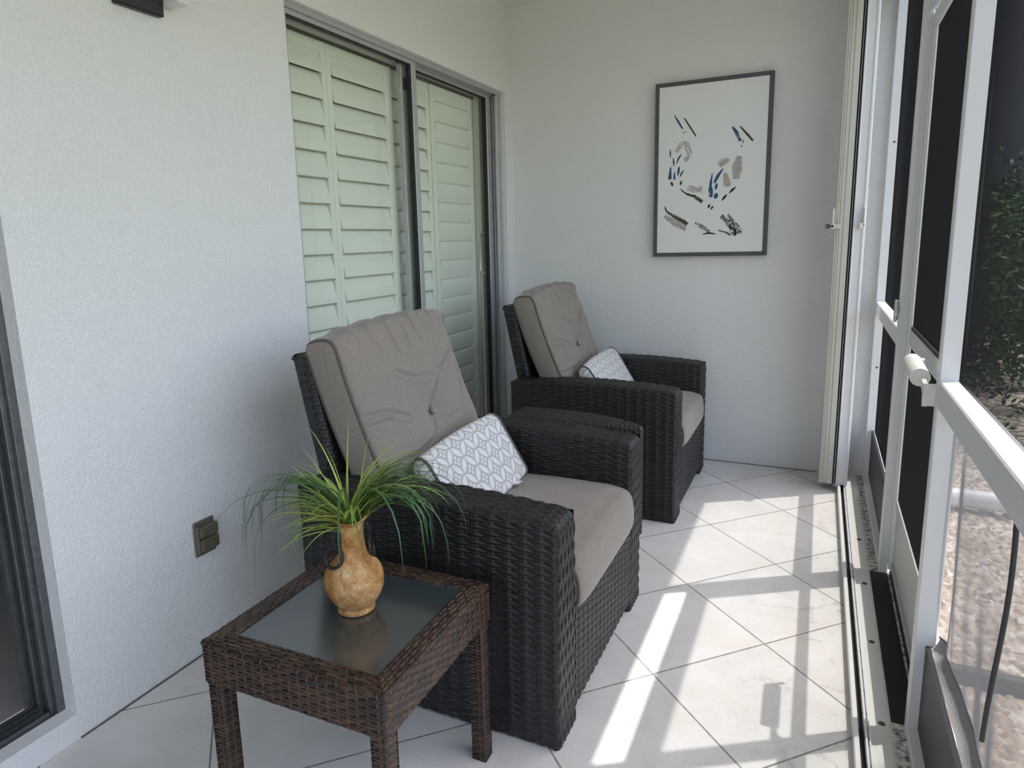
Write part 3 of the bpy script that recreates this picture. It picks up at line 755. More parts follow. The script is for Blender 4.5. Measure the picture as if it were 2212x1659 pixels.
def weave_patch(B, fn, lu, lv, pu, pv, R=.012, edges=(1, 1, 1, 1), res=(8, 5), wk={}, flip=False, mi=0, nmin=0):
    """fn(u,v) -> positions (..,3), normals (..,3); edges = u0,u1,v0,v1 rounded."""
    nu = max(3, int(round(lu/pu*res[0]))+1); nv = max(3, int(round(lv/pv*res[1]))+1)
    U, V = np.meshgrid(np.linspace(0, lu, nu), np.linspace(0, lv, nv), indexing='ij')
    h, tn = weave_h(U, V, pu, pv, **wk)
    dr = np.zeros_like(U)
    for e, dist in zip(edges, (U, lu-U, V, lv-V)):
        if e: dr = np.maximum(dr, edge_round(dist, R))
    P, N = fn(U, V)
    P = P + N*(h-dr-.0015)[..., None]
    B.grid(P, mi, True, tn, None, flip)
def plane_fn(o, u, v):
    o, u, v = (np.array(t, float) for t in (o, u, v)); nrm = np.cross(u, v); nrm /= np.linalg.norm(nrm)
    return lambda U, V: (o+U[..., None]*u+V[..., None]*v, np.broadcast_to(nrm, U.shape+(3,)))

# ---- armchair, seen from its own origin: the floor point under its outer near corner is (0, 1.417, 0)
CY0, CY1 = 1.417, 2.262; AW = .136; XF = 1.190
def ztop(x): return .598+.026*np.sin(PI*np.clip((x-.34)/.92, 0, 1))
ch = thing('wicker_recliner', (.80, 1.84, 0), 'nearest black wicker recliner with taupe cushions, behind the brown side table', 'armchair', 'wicker recliners against the glass door')
def arm(y0, y1):
    B = MB()
    XB = .395; L = XF-XB
    def side(y, sgn):
        def fn(U, V):
            x = XB+U if sgn < 0 else XF-U
            z = V/.60*ztop(x)
            P = np.stack([x, np.full_like(x, y), z], -1)
            return P, np.broadcast_to(np.array([0, sgn, 0.]), P.shape)
        return fn
    weave_patch(B, side(y0, -1), L, .60, .0440, .0100, .012, res=(11, 6))
    weave_patch(B, side(y1, 1), L, .60, .0440, .0100, .012, res=(11, 6))
    # strip over the top and down the front
    Rr = .028; Lt = L-Rr; arc = Rr*PI/2; Lf = .60-Rr
    def strip(U, V):
        x = np.zeros_like(U); z = np.zeros_like(U); nx = np.zeros_like(U); nz = np.zeros_like(U)
        a = U < Lt; x[a] = XB+U[a]; z[a] = ztop(XB+U[a]); nz[a] = 1
        m = (U >= Lt) & (U < Lt+arc); th = (U[m]-Lt)/Rr; zt = ztop(np.array(XF-Rr))
        x[m] = XF-Rr+Rr*np.sin(th); z[m] = zt-Rr+Rr*np.cos(th); nx[m] = np.sin(th); nz[m] = np.cos(th)
        c = U >= Lt+arc; x[c] = XF; z[c] = (zt-Rr)*(1-(U[c]-Lt-arc)/Lf); nx[c] = 1
        return np.stack([x, y0+V, z], -1), np.stack([nx, 0*nx, nz], -1)
    weave_patch(B, strip, Lt+arc+Lf, y1-y0, .0440, .0136, .014, (0, 0, 1, 1), (11, 7), dict(A=.0026, Bw=.0036))
    weave_patch(B, plane_fn((XB, y1, 0), (0, -1, 0), (0, 0, 1)), y1-y0, float(ztop(np.array(XB))), .0440, .0100, .012, res=(11, 6))
    B.box(XB+.012, XF-.034, y0+.014, y1-.014, .004, .555, 1)
    B.box(XF-.04, XF-.014, y0+.014, y1-.014, .004, .52, 1)
    return B.build('arm', [MAT['wicker'], MAT['core']], ch)
arm(CY0, CY0+AW); arm(CY1-AW, CY1)
IY0, IY1 = CY0+AW-.004, CY1-AW+.004
B = MB()       # woven front under the seat cushion and the body below the seat
weave_patch(B, plane_fn((XF-.002, IY0, .035), (0, 1, 0), (0, 0, 1)), IY1-IY0, .290, .0400, .0110, .012, (0, 0, 1, 1), (11, 6), dict(A=.0028, Bw=.0034))
weave_patch(B, plane_fn((1.05, IY0, .322), (1, 0, 0), (0, 1, 0)), XF-.004-1.05, IY1-IY0, .0165, .0125, .01, (0, 1, 0, 0))
B.box(.42, XF-.016, IY0+.006, IY1-.006, .035, .312, 1)
B.build('seat_base', [MAT['wicker2'], MAT['core']], ch)
# leaning back frame
FY0, FY1 = 1.530, 2.149
def lean(z): return .307+(.952-z)*.205
B = MB()
def back_near(y, sgn):
    def fn(U, V):
        z = .30+V; x = lean(z)+(U if sgn < 0 else .072-U)
        P = np.stack([x, np.full_like(x, y), z], -1); return P, np.broadcast_to(np.array([0, sgn, 0.]), P.shape)
    return fn
weave_patch(B, back_near(FY0, -1), .072, .662, .0440, .0125, .018, res=(11, 6)); weave_patch(B, back_near(FY1, 1), .072, .662, .0440, .0125, .018, res=(11, 6))
def back_top(U, V):
    P = np.stack([lean(.962)+V, FY0+U, np.full_like(U, .962)], -1); return P, np.broadcast_to(np.array([0, 0, 1.]), P.shape)
weave_patch(B, back_top, FY1-FY0, .072, .0440, .0125, .018, res=(11, 6), flip=True)
def back_rear(U, V):
    z = .30+V; P = np.stack([lean(z), FY1-U, z], -1); return P, np.broadcast_to(np.array([-.98, 0, -.2]), P.shape)
weave_patch(B, back_rear, FY1-FY0, .662, .0440, .0125, .018, res=(9, 5))
n = 12; zz = np.linspace(.30, .95, n); Pf = np.zeros((n, 2, 3))
for j, y in enumerate((FY0+.01, FY1-.01)):
    Pf[:, j, 0] = lean(zz)+.070; Pf[:, j, 1] = y; Pf[:, j, 2] = zz
B.grid(Pf, 1)
B.build('back_frame', [MAT['wicker'], MAT['core']], ch)

# ---- cushions
def seg_dist(px, py, pts):
    d = np.full(px.shape, 9.)
    for (x0, y0), (x1, y1) in zip(pts[:-1], pts[1:]):
        ex, ey = x1-x0, y1-y0; t = np.clip(((px-x0)*ex+(py-y0)*ey)/(ex*ex+ey*ey+1e-12), 0, 1)
        d = np.minimum(d, np.hypot(px-x0-t*ex, py-y0-t*ey))
    return d
def wrap_cushion(prof, y0, y1, ny, dispf, puff=.010):
    """one cloth panel wrapped round the cross-section prof (x,z), flat boxing on both sides with a piped seam."""
    prof = np.asarray(prof, float); m = len(prof)
    T = np.roll(prof, -1, 0)-np.roll(prof, 1, 0); T /= np.linalg.norm(T, axis=1)[:, None]
    N = np.stack([T[:, 1], -T[:, 0]], -1); c = prof.mean(0)
    if ((prof-c)*N).sum() < 0: N = -N
    area = np.sum(prof[:, 0]*np.roll(prof[:, 1], -1)-np.roll(prof[:, 0], -1)*prof[:, 1])
    yy = np.linspace(y0, y1, ny); aa = np.linspace(-1, 1, ny)
    A_ = np.repeat(aa[:, None], m, 1); Px = np.repeat(prof[None, :, 0], ny, 0); Pz = np.repeat(prof[None, :, 1], ny, 0)
    Nx = np.repeat(N[None, :, 0], ny, 0); Nz = np.repeat(N[None, :, 1], ny, 0)
    h = dispf(A_, Px, Pz, Nx, Nz)
    P = np.stack([Px+Nx*h, np.repeat(yy[:, None], m, 1), Pz+Nz*h], -1)
    B = MB(); B.grid(P, 0, True, cv=True, flip=area > 0)
    half = m//2
    for i, s in ((0, -1), (ny-1, 1)):
        ring = P[i]; a_ = ring[:half]; b2 = ring[::-1][:half]; R_ = []
        for f in (0, .08, .2, .4, .6, .8, .92, 1):
            q = a_*(1-f)+b2*f; o = math.sin(PI*f)**.6 if 0 < f < 1 else 0
            q = q+np.array([0, s*puff, 0])*o; q[:, 1] += o*s*.0024*np.sin(np.arange(half)*.19)*np.sin(np.arange(half)*.047+1)
            R_.append(q)
        B.grid(np.stack(R_, 0), 0, True, flip=s > 0)
    return B, P[0], P[-1]
def smooth_closed(ctrl, m, it):
    c = np.array(list(ctrl)+[ctrl[0]], float); s_ = np.concatenate([[0], np.cumsum(np.linalg.norm(np.diff(c, axis=0), axis=1))])
    ss = np.linspace(0, s_[-1], m, endpoint=False); q = np.stack([np.interp(ss, s_, c[:, 0]), np.interp(ss, s_, c[:, 1])], -1)
    for _ in range(it): q = (np.roll(q, 1, 0)+2*q+np.roll(q, -1, 0))/4
    return q
def sstep(x, a, b): t = np.clip((x-a)/(b-a), 0, 1); return t*t*(3-2*t)
# back cushion follows the leaning back
BZ0, BZ1 = .455, 1.014; bhh = (BZ1-BZ0)/2; bzc = (BZ0+BZ1)/2
xf_co = np.polyfit([.455, .661, .819, 1.010], [.700, .607, .5205, .4736], 2)
zs_ = np.linspace(.470, .985, 14); fr_ = [(float(np.polyval(xf_co, z)), float(z)) for z in zs_]
bk_ = [(x-.108, z-.006) for x, z in fr_][::-1]
tx = float(np.polyval(xf_co, 1.0))
ctrl = fr_+[(tx-.004, 1.004), (tx-.022, 1.013), (tx-.085, 1.001), (tx-.104, .990)]+bk_+[(.60, .452), (.68, .455)]
bprof = smooth_closed(ctrl, 340, 18)
CRE = [([(.05, .03), (.28, .30), (.52, .47), (.85, .62)], 0.0072, 0.022), ([(-.38, .50), (-.1, .38), (.25, .36), (.36, .42)], 0.0055, 0.022), ([(.0, -.14), (-.12, -.30), (-.45, -.37), (-.95, -.36)], 0.0072, 0.022),
       ([(.25, -.18), (.50, -.16), (.75, .10), (.84, .38)], 0.0055, 0.025), ([(-.98, .17), (-.75, .16), (-.45, .02)], 0.0064, 0.025), ([(-.98, .07), (-.72, .06)], 0.0043, 0.019), ([(-.75, -.66), (-.45, -.62), (-.1, -.58)], 0.0051, 0.031),
       ([(-.32, 1.2), (-.22, .72)], 0.0051, 0.022), ([(.1, 1.2), (.25, .78)], 0.0055, 0.022), ([(.02, .95), (-.02, .70)], 0.0043, 0.019), ([(-.62, 1.2), (-.52, .80)], 0.0038, 0.022), ([(.62, 1.2), (.56, .8)], 0.0038, 0.022), ([(-.85, 1.15), (-.75, .9)], 0.0034, 0.019), ([(.42, 1.1), (.40, .88)], 0.0034, 0.019)]
def back_bulge(a, b_): return .046*(1-a**4)**.6*(.22+.78*sstep(b_, -.62, -.15))*(1-.35*sstep(b_, .55, 1.05))
def fb(a, b_):
    h = back_bulge(a, b_)
    h = h - .026*np.exp(-((a-.05)**2+((b_+.03)*.9)**2)/.040)
    fade = np.clip((1-abs(a))/.10, 0, 1)
    for pts, dep, wd in CRE:
        dd = seg_dist(a, b_, pts)
        h = h - dep*np.exp(-(dd/wd)**2)*fade + dep*.75*np.exp(-((dd-2.0*wd)/(wd*1.15))**2)*fade
    return h + .0022*np.sin(9*a+4*b_)*np.sin(7*b_-3*a)*fade
def bdisp(A_, Px, Pz, Nx, Nz):
    b_ = (Pz-bzc)/bhh; wf = sstep(Nx, .05, .55); wt = sstep(Nz, .35, .9)*(b_ > .7)
    h = fb(A_, b_)*wf + (1-wf)*((.020*(1-A_**4)**.7 + .0035*np.sin(A_*17+Px*30))*np.where(wt > 0, wt, 0) + .010*(1-A_**2)*(Nx < 0))
    return h + .010*(A_+1)*wt
B, r0, r1 = wrap_cushion(bprof, 1.530, 2.150, 190, bdisp)
bc = B.build('back_cushion', MAT['taupe'], ch)
for r in (r0, r1): MB().tube(r, .0048, 8, closed=True).build('piping', MAT['taupe_pipe'], bc)
bu = MB(); zb = bzc-.03*bhh; fh = float(fb(np.array(.05), np.array(-.03))); nn = np.array([.90, 0, .42]); nn /= np.linalg.norm(nn)
ctr = np.array([float(np.polyval(xf_co, zb)), 1.84+.05*.31, zb])+nn*(fh+.007)
prof = [(0, .008), (.008, .0072), (.0135, .004), (.0150, 0), (.013, -.004), (0, -.004)]
P = np.zeros((20, len(prof), 3)); e1 = np.array([0, 1., 0]); e2 = np.cross(nn, e1)
for i in range(20):
    t = 2*PI*i/20
    for j, (r, z) in enumerate(prof): P[i, j] = ctr+nn*(z+.003)+r*(math.cos(t)*e1+math.sin(t)*e2)
bu.grid(P, cu=True); bu.build('button', MAT['taupe'], bc)
# seat cushion: waterfall front, piped on both sides
sprof = smooth_closed([(.56, .322), (.556, .40), (.565, .452), (.62, .458), (.80, .458), (1.0, .459), (1.12, .459), (1.165, .452), (1.190, .430), (1.198, .395), (1.200, .36), (1.195, .330), (1.180, .318), (1.0, .318), (.75, .318)], 200, 8)
def sdisp(A_, Px, Pz, Nx, Nz):
    k = (1-A_**6)**.5
    top = sstep(Nz, .1, .8); fr = sstep(Nx, .2, .8)
    return k*(.013*top*sstep(Px, .55, .75)+.016*fr) + .004*top*(1-A_**2)*np.sin(PI*np.clip((Px-.6)/.58, 0, 1)) + .0008*np.sin(A_*13+Px*21)*top
B, r0, r1 = wrap_cushion(sprof, IY0+.006, IY1-.006, 60, sdisp, .004)
sc2 = B.build('seat_cushion', MAT['taupe'], ch)
for r in (r0, r1): MB().tube(r, .0048, 8, closed=True).build('piping', MAT['taupe_pipe'], sc2)

# ---- lumbar pillow leaning on the back cushion
def make_pillow(label):
    t = thing('lumbar_pillow', (.745, 1.83, .47), label, 'pillow', 'patterned lumbar pillows on the recliners')
    # cross-section (x,z): back bottom, up the back, over the top, down the sloping front
    ctrl = [(.712, .476), (.690, .53), (.676, .600), (.672, .645), (.694, .668), (.724, .655), (.765, .595), (.805, .535), (.834, .494), (.824, .477), (.76, .476)]
    c = np.array(ctrl+ctrl[:1]); s_ = np.concatenate([[0], np.cumsum(np.linalg.norm(np.diff(c, axis=0), axis=1))])
    m = 72; ss = np.linspace(0, s_[-1], m, endpoint=False); prof = np.stack([np.interp(ss, s_, c[:, 0]), np.interp(ss, s_, c[:, 1])], -1)
    for _ in range(3): prof = (np.roll(prof, 1, 0)+2*prof+np.roll(prof, -1, 0))/4
    cen = np.array([.735, .560]); ny = 46; yy = np.linspace(1.600, 2.062, ny)
    P = np.zeros((ny, m, 3)); UV = np.zeros((ny, m, 2))
    for i, y in enumerate(yy):
        f = (i/(ny-1)); bul = 1+.10*math.sin(PI*f)**.8
        q = cen+(prof-cen)*bul
        q[:, 1] = np.maximum(q[:, 1], .4765); sh_ = .022*f
        P[i, :, 0] = q[:, 0]+sh_*.5; P[i, :, 1] = y; P[i, :, 2] = q[:, 1]+sh_*np.clip((q[:, 1]-.476)/.18, 0, 1)
        UV[i, :, 0] = y; UV[i, :, 1] = ss
    B = MB(); B.grid(P, 0, True, None, UV, cv=True, flip=True)
    for i, fl in ((0, False), (ny-1, True)):
        rings = [P[i]]
        for k, (sc, out) in enumerate(((.8, .006), (.5, .012), (.2, .015), (.02, .016))):
            cc = P[i].mean(0); r = cc+(P[i]-cc)*sc; r[:, 1] += -out if i == 0 else out; rings.append(r)
        R_ = np.stack(rings, 0); u2 = np.stack([R_[..., 0], R_[..., 2]], -1)
        B.grid(R_, 0, True, None, u2, cv=True, flip=not fl)
    body = B.build('cover', MAT['pillow'], t)
    for i in (0, ny-1): MB().tube(P[i], .0046, 8, closed=True).build('piping', MAT['taupe_pipe'], body)
    G = MB(); g0 = np.array([.838, 1.945, .487]); G.add([g0+(-.012, -.022, 0), g0+(-.012, .022, 0), g0+(.028, .024, .004), g0+(.030, -.020, .008)], [(0, 1, 2, 3)]); G.add([g0+(-.012, -.022, .001), g0+(-.012, .022, .001), g0+(.028, .024, .005), g0+(.030, -.020, .009)], [(3, 2, 1, 0)])
    G.build('care_tag', MAT['tagcloth'], body)
    return t
make_chair_dy = 1.508
p1 = make_pillow('white and grey petal patterned lumbar pillow on the nearest recliner')
ch2 = copy_tree(ch); ch2.location.y += make_chair_dy
ch2['label'] = 'farther black wicker recliner with taupe cushions, beside the painted back wall'
p2 = copy_tree(p1); p2.location.y += make_chair_dy+.02
p2['label'] = 'white and grey petal patterned lumbar pillow on the farther recliner by the back wall'

# ---- dark wicker side table squeezed between the recliners
st = thing('wicker_side_table', (.93, 2.36, 0), 'low black woven side table squeezed between the two recliners', 'side table')
TX0, TX1 = .672, 1.188; TY0 = 2.278
def far_edge(x): return TY0+.155-.125*np.clip((x-.80)/(TX1-.80), 0, 1)**2.6
B = MB(); nu_, nv_ = 190, 70
U, V = np.meshgrid(np.linspace(TX0, TX1, nu_), np.linspace(0, 1, nv_), indexing='ij')
W_ = far_edge(U)-TY0; Yv = TY0+V*W_
h, tn = weave_h(Yv, U, .0165, .0165, A=.0020, Bw=.0026, rs_=.0034, off=0., wid=.55)
dr = np.maximum(edge_round(np.minimum(U-TX0, TX1-U), .014), edge_round(np.minimum(V*W_, (1-V)*W_), .014))
B.grid(np.stack([U, Yv, .622+h-dr], -1), 0, True, tn)
def far_side(U, V):
    x = TX1-U; y = far_edge(x); P = np.stack([x, y, .22+V], -1); g_ = np.gradient(far_edge(np.linspace(TX0, TX1, 200)), (TX1-TX0)/199)
    gx = np.interp(x, np.linspace(TX0, TX1, 200), g_); N = np.stack([-gx, np.ones_like(gx), 0*gx], -1); N /= np.linalg.norm(N, axis=-1)[..., None]
    return P, N
weave_patch(B, far_side, TX1-TX0, .40, .0165, .0118, .012, (1, 1, 1, 1), (6, 5), dict(A=.0020, Bw=.0026, rs_=.0034, off=0., wid=.55))
weave_patch(B, plane_fn((TX1, TY0, .22), (0, 1, 0), (0, 0, 1)), .03, .40, .0165, .0118, .008, (1, 1, 1, 1), (6, 5), dict(A=.0020, Bw=.0026, rs_=.0034, off=0., wid=.55))
weave_patch(B, plane_fn((TX0, TY0, .22), (1, 0, 0), (0, 0, 1)), TX1-TX0, .40, .0165, .0118, .012, (1, 1, 1, 1), (6, 5), dict(A=.0020, Bw=.0026, rs_=.0034, off=0., wid=.55))
weave_patch(B, plane_fn((TX0, TY0+.155, .22), (0, -1, 0), (0, 0, 1)), .155, .40, .0165, .0118, .012, (1, 1, 1, 1), (6, 5), dict(A=.0020, Bw=.0026, rs_=.0034, off=0., wid=.55))
B.prism([(TX0+.012, TY0+.01), (TX1-.02, TY0+.01), (TX1-.02, TY0+.016)]+[(x, float(far_edge(np.array(x)))-.014) for x in np.linspace(TX1-.03, TX0+.012, 12)], .225, .61, 1)
B.build('body', [MAT['wicker2'], MAT['core']], st)
for x, y in ((.72, 2.31), (.72, 2.39), (1.08, 2.31), (1.08, 2.355)):
    MB().box(x-.018, x+.018, y-.018, y+.018, 0, .225).build('leg', MAT['core'], st)

# ---- brown wicker table with a glass top
TZ = .468
c0 = (.8105, 1.124); ang = .012
bt = thing('brown_wicker_table', (float(c0[0]), float(c0[1]), 0), 'small brown wicker table with a dark glass top in the foreground', 'side table')
bt.rotation_euler.z = ang
bt['_o'] = [0, 0, 0]
hx, hy = .2325, .2275
WB = dict(A=.0008, Bw=.0011, rs_=.0028, off=0., wid=.50, pw=4, base=-.0030, sk=.35)
AP = .098; RIM = .052
B = MB()
for (o, u, l) in (((-hx, -hy, TZ-AP), (1, 0, 0), 2*hx), ((hx, -hy, TZ-AP), (0, 1, 0), 2*hy), ((hx, hy, TZ-AP), (-1, 0, 0), 2*hx), ((-hx, hy, TZ-AP), (0, -1, 0), 2*hy)):
    weave_patch(B, plane_fn(o, u, (0, 0, 1)), l, AP, .0235, .0086, .007, (1, 1, 1, 1), (14, 9), dict(seed=l, **WB))
for (o, u, l, v) in (((-hx, -hy, TZ), (1, 0, 0), 2*hx, (0, 1, 0)), ((hx, -hy, TZ), (0, 1, 0), 2*hy, (-1, 0, 0)), ((hx, hy, TZ), (-1, 0, 0), 2*hx, (0, -1, 0)), ((-hx, hy, TZ), (0, -1, 0), 2*hy, (1, 0, 0))):
    def fn(U, V, o=np.array(o, float), u=np.array(u, float), v=np.array(v, float), l=l):
        s = V+(U/l)*(l-2*V)            # mitred corners
        return o+s[..., None]*u+V[..., None]*v, np.broadcast_to(np.array([0, 0, 1.]), U.shape+(3,))
    weave_patch(B, fn, l, RIM, .0235, .0104, .006, (0, 0, 1, 1), (14, 9), dict(seed=l+.3, **WB))
B.build('apron', MAT['brown'], bt)
MB().box(-hx+RIM-.004, hx-RIM+.004, -hy+RIM-.004, hy-RIM+.004, TZ-.012, TZ-.006, 0, .001).build('glass_top', MAT['tglass'], bt)
LW = .040
for sx in (-1, 1):
    for sy in (-1, 1):
        B = MB(); x0 = sx*(hx-.004)-(LW if sx > 0 else 0); y0 = sy*(hy-.004)-(LW if sy > 0 else 0)
        for (o, u) in (((x0, y0, 0), (1, 0, 0)), ((x0+LW, y0, 0), (0, 1, 0)), ((x0+LW, y0+LW, 0), (-1, 0, 0)), ((x0, y0+LW, 0), (0, -1, 0))):
            weave_patch(B, plane_fn(o, u, (0, 0, 1)), LW, TZ-AP+.006, .0235, .0086, .005, (1, 1, 0, 0), (14, 9), dict(seed=sx*2+sy, **WB))
        B.add([(x0, y0, .001), (x0+LW, y0, .001), (x0+LW, y0+LW, .001), (x0, y0+LW, .001)], [(3, 2, 1, 0)])
        B.build('leg', MAT['brown'], bt)

# ---- vase with iron rings, grass bunch in it
VC = np.array([.806, 1.136, TZ-.0058])
va = thing('terracotta_vase', tuple(VC), 'aged terracotta vase with dark iron ring handles on the glass table', 'vase')
prof = [(.0, .0), (.040, .0), (.0425, .004), (.0425, .011), (.039, .015), (.047, .023), (.059, .041), (.0665, .060), (.068, .077), (.0645, .095), (.0555, .110), (.0435, .122), (.0335, .133), (.0285, .147), (.0268, .165), (.0262, .185), (.0265, .203), (.030, .214), (.037, .221), (.0435, .225), (.0445, .228), (.041, .229), (.030, .222), (.0225, .210), (.021, .19), (.021, .17), (0, .168)]
pr_ = np.array(prof); tt = np.arange(len(prof)); ti = np.linspace(0, len(prof)-1, 110)
prs = np.stack([np.interp(ti, tt, pr_[:, 0]), np.interp(ti, tt, pr_[:, 1])], -1)
for _ in range(4): prs[1:-1] = (prs[:-2]+2*prs[1:-1]+prs[2:])/4
B = MB(); B.lathe(prs, VC, 64)
v_ = B.v[0]; q = v_-VC; a = np.arctan2(q[:, 1], q[:, 0]); rr = np.hypot(q[:, 0], q[:, 1]); k = 1+.012*np.sin(3*a+q[:, 2]*40)+.008*np.sin(5*a-q[:, 2]*60)
v_[:, 0] = VC[0]+q[:, 0]*k; v_[:, 1] = VC[1]+q[:, 1]*k
lip = np.clip((q[:, 2]-.205)/.02, 0, 1); v_[:, 2] += lip*.006*np.sin(a*2+.6)
B.build('body', MAT['vase'], va)
e = np.array([.47, .88, 0]); up = np.array([0, 0, 1.])
for sg in (-1, 1):
    c1 = VC+sg*e*.0352+up*.176
    MB().tube([c1+.022*math.cos(t)*up+.0085*math.sin(t)*e*sg for t in np.linspace(0, 2*PI, 24, endpoint=False)], .0028, 8, closed=True).build('link', MAT['iron'], va)
    pe = np.array([-e[1], e[0], 0])*.75+e*.45*sg; pe /= np.linalg.norm(pe); c2 = VC+sg*e*.0460+up*.137
    MB().tube([c2+.0225*math.cos(t)*(up*.97-sg*e*.22)+.0215*math.sin(t)*pe for t in np.linspace(0, 2*PI, 30, endpoint=False)], .0040, 8, closed=True).build('ring', MAT['iron'], va)
gp = thing('grass_bunch', tuple(VC+(0, 0, .17)), 'bunch of long green grass blades spilling from the terracotta vase', 'plant')
def blade(B, root, az, L, el, droop, w, t0, t1, twist=0.):
    n = 11; p = np.array(root, float); ang_ = el; pts = []; dl = L/(n-1)
    dirh = np.array([math.cos(az), math.sin(az), 0])
    V = []; tn = []
    for i in range(n):
        f = i/(n-1); dv = dirh*math.cos(ang_)+np.array([0, 0, 1.])*math.sin(ang_)
        az2 = az+twist*f; sd = np.array([-math.sin(az2), math.cos(az2), 0.]); nrm = np.cross(sd, dv)
        ww = w*(min(1, .55+f*2.5) if f < .3 else (1-(f-.3)/.7)**.75+.02)
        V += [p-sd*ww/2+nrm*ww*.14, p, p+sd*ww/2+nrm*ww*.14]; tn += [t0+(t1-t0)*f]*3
        p = p+dv*dl; ang_ -= droop*dl*(.35+1.3*f); dirh = np.array([math.cos(az+twist*.5*f), math.sin(az+twist*.5*f), 0])
        ang_ = max(ang_, -1.5)
    F = []
    for i in range(n-1):
        F += [(3*i, 3*i+1, 3*i+4, 3*i+3), (3*i+1, 3*i+2, 3*i+5, 3*i+4)]
    B.add(V, F, 0, True, tn)
B = MB(); rg = random.Random(21)
def root(): 
    a = rg.uniform(0, 2*PI); r = rg.uniform(0, .016); return VC+(r*math.cos(a), r*math.sin(a), .19+rg.uniform(0, .02))
AZ_L = PI+.42; AZ_R = .42       # picture left / picture right seen from the porch
for k in range(54):     # bright left spray
    blade(B, root(), AZ_L+rg.gauss(0, .6), rg.uniform(.14, .225), rg.uniform(.30, 1.15), rg.uniform(4.5, 8.5), rg.uniform(.0055, .0082), rg.uniform(.85, 1), rg.uniform(.45, .9), rg.uniform(-.4, .4))
for k in range(60):     # right spray, arching out over the arm of the chair
    blade(B, root(), AZ_R+rg.gauss(0, .5), rg.uniform(.17, .30), rg.uniform(.75, 1.35), rg.uniform(5.5, 9.), rg.uniform(.0055, .0082), rg.uniform(.75, 1), rg.uniform(.2, .8), rg.uniform(-.4, .4))
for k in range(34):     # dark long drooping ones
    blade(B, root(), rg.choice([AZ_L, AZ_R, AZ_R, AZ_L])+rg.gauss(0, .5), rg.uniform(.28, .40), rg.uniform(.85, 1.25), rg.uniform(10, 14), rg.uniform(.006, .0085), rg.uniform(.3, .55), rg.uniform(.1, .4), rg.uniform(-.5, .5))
for az, L, el, dr_ in ((AZ_R+1.2, .235, 1.50, .8), (AZ_R+.8, .215, 1.40, 1.0), (AZ_L-.4, .245, 1.33, 2.4), (AZ_L+.4, .20, 1.25, .6), (AZ_L, .215, 1.1, .8), (AZ_R, .25, 1.15, .6), (AZ_R+.3, .23, 1.05, .8), (AZ_L-.2, .19, .9, 1.5), (AZ_L+1.0, .22, 1.45, 2.2)):
    blade(B, root(), az, L, el, dr_, .0065, .98, .75)
for az, L, el, dr_, w in ((-1.0, .41, 1.2, 10.5, .007), (-.55, .43, 1.1, 9.0, .007), (-1.9, .42, 1.2, 10.2, .0065), (-.2, .43, 1.0, 8.2, .007), (.05, .42, 1.05, 8.0, .007), (-2.4, .46, .9, 8.6, .006), (-1.35, .40, 1.25, 11.5, .0065), (-2.9, .43, 1.0, 9.5, .0065), (-2.7, .40, 1.1, 11., .006), (.3, .42, 1.1, 9., .0065), (.55, .40, 1.15, 9.5, .006)):
    blade(B, VC+(0, 0, .20), az, L, el, dr_, w, .5, .22)
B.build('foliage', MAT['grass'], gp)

# ================================================================== OUTSIDE
def voronoi_h(X, Y, cell, seed):
    ix = np.floor(X/cell); iy = np.floor(Y/cell); best = np.full(X.shape, 9.); bid = np.zeros(X.shape)
    for dx in (-1, 0, 1):
        for dy in (-1, 0, 1):
            cx, cy = ix+dx, iy+dy
            h1 = np.sin(cx*127.1+cy*311.7+seed)*43758.5; h2 = np.sin(cx*269.5+cy*183.3+seed)*24634.6; h1 -= np.floor(h1); h2 -= np.floor(h2)
            d = np.hypot(X/cell-cx-.15-.7*h1, Y/cell-cy-.15-.7*h2)
            m = d < best; best = np.where(m, d, best); bid = np.where(m, h1, bid)
    return best, bid
gx = np.linspace(2.06, 3.0, 170); gy = np.linspace(1.15, 4.9, 640); X, Y = np.meshgrid(gx, gy, indexing='ij')
d, bid = voronoi_h(X, Y, .025, 3.); hgt = -.118+np.sqrt(np.clip(.62**2-d**2, 0, None))*.020*(.35+bid)+.012*np.sin(X*5)*np.sin(Y*3.1); hgt = np.where((abs(Y-2.3435) < .030) & (X > 2.06), -.16, hgt)
tag(MB().grid(np.stack([X, Y, hgt], -1), 0, True).build('gravel', MAT['gravel']), 'pale beige gravel bed outside the lower screen', 'gravel', None, 'stuff')
struct('ground', MB().box(2.055, 40, -30, 40, -.5, -.15), MAT['lawn'])
struct('ground_gravel', MB().box(2.056, 4.2, -8, 12, -.149, -.128), MAT['gravel'])
B = MB(); B.tube([(2.35, 3.885, -.045), (4.3, 3.89, -.045)], .046, 20)
tag(B.build('downspout_pipe', MAT['pipe']), 'white pipe lying across the gravel outside the screen', 'pipe')
tag(MB().box(2.08, 3.4, 2.325, 2.362, -.128, -.072, 0, .004).build('garden_edging', MAT['edging']), 'dark straight edging strip set across the gravel', 'edging')
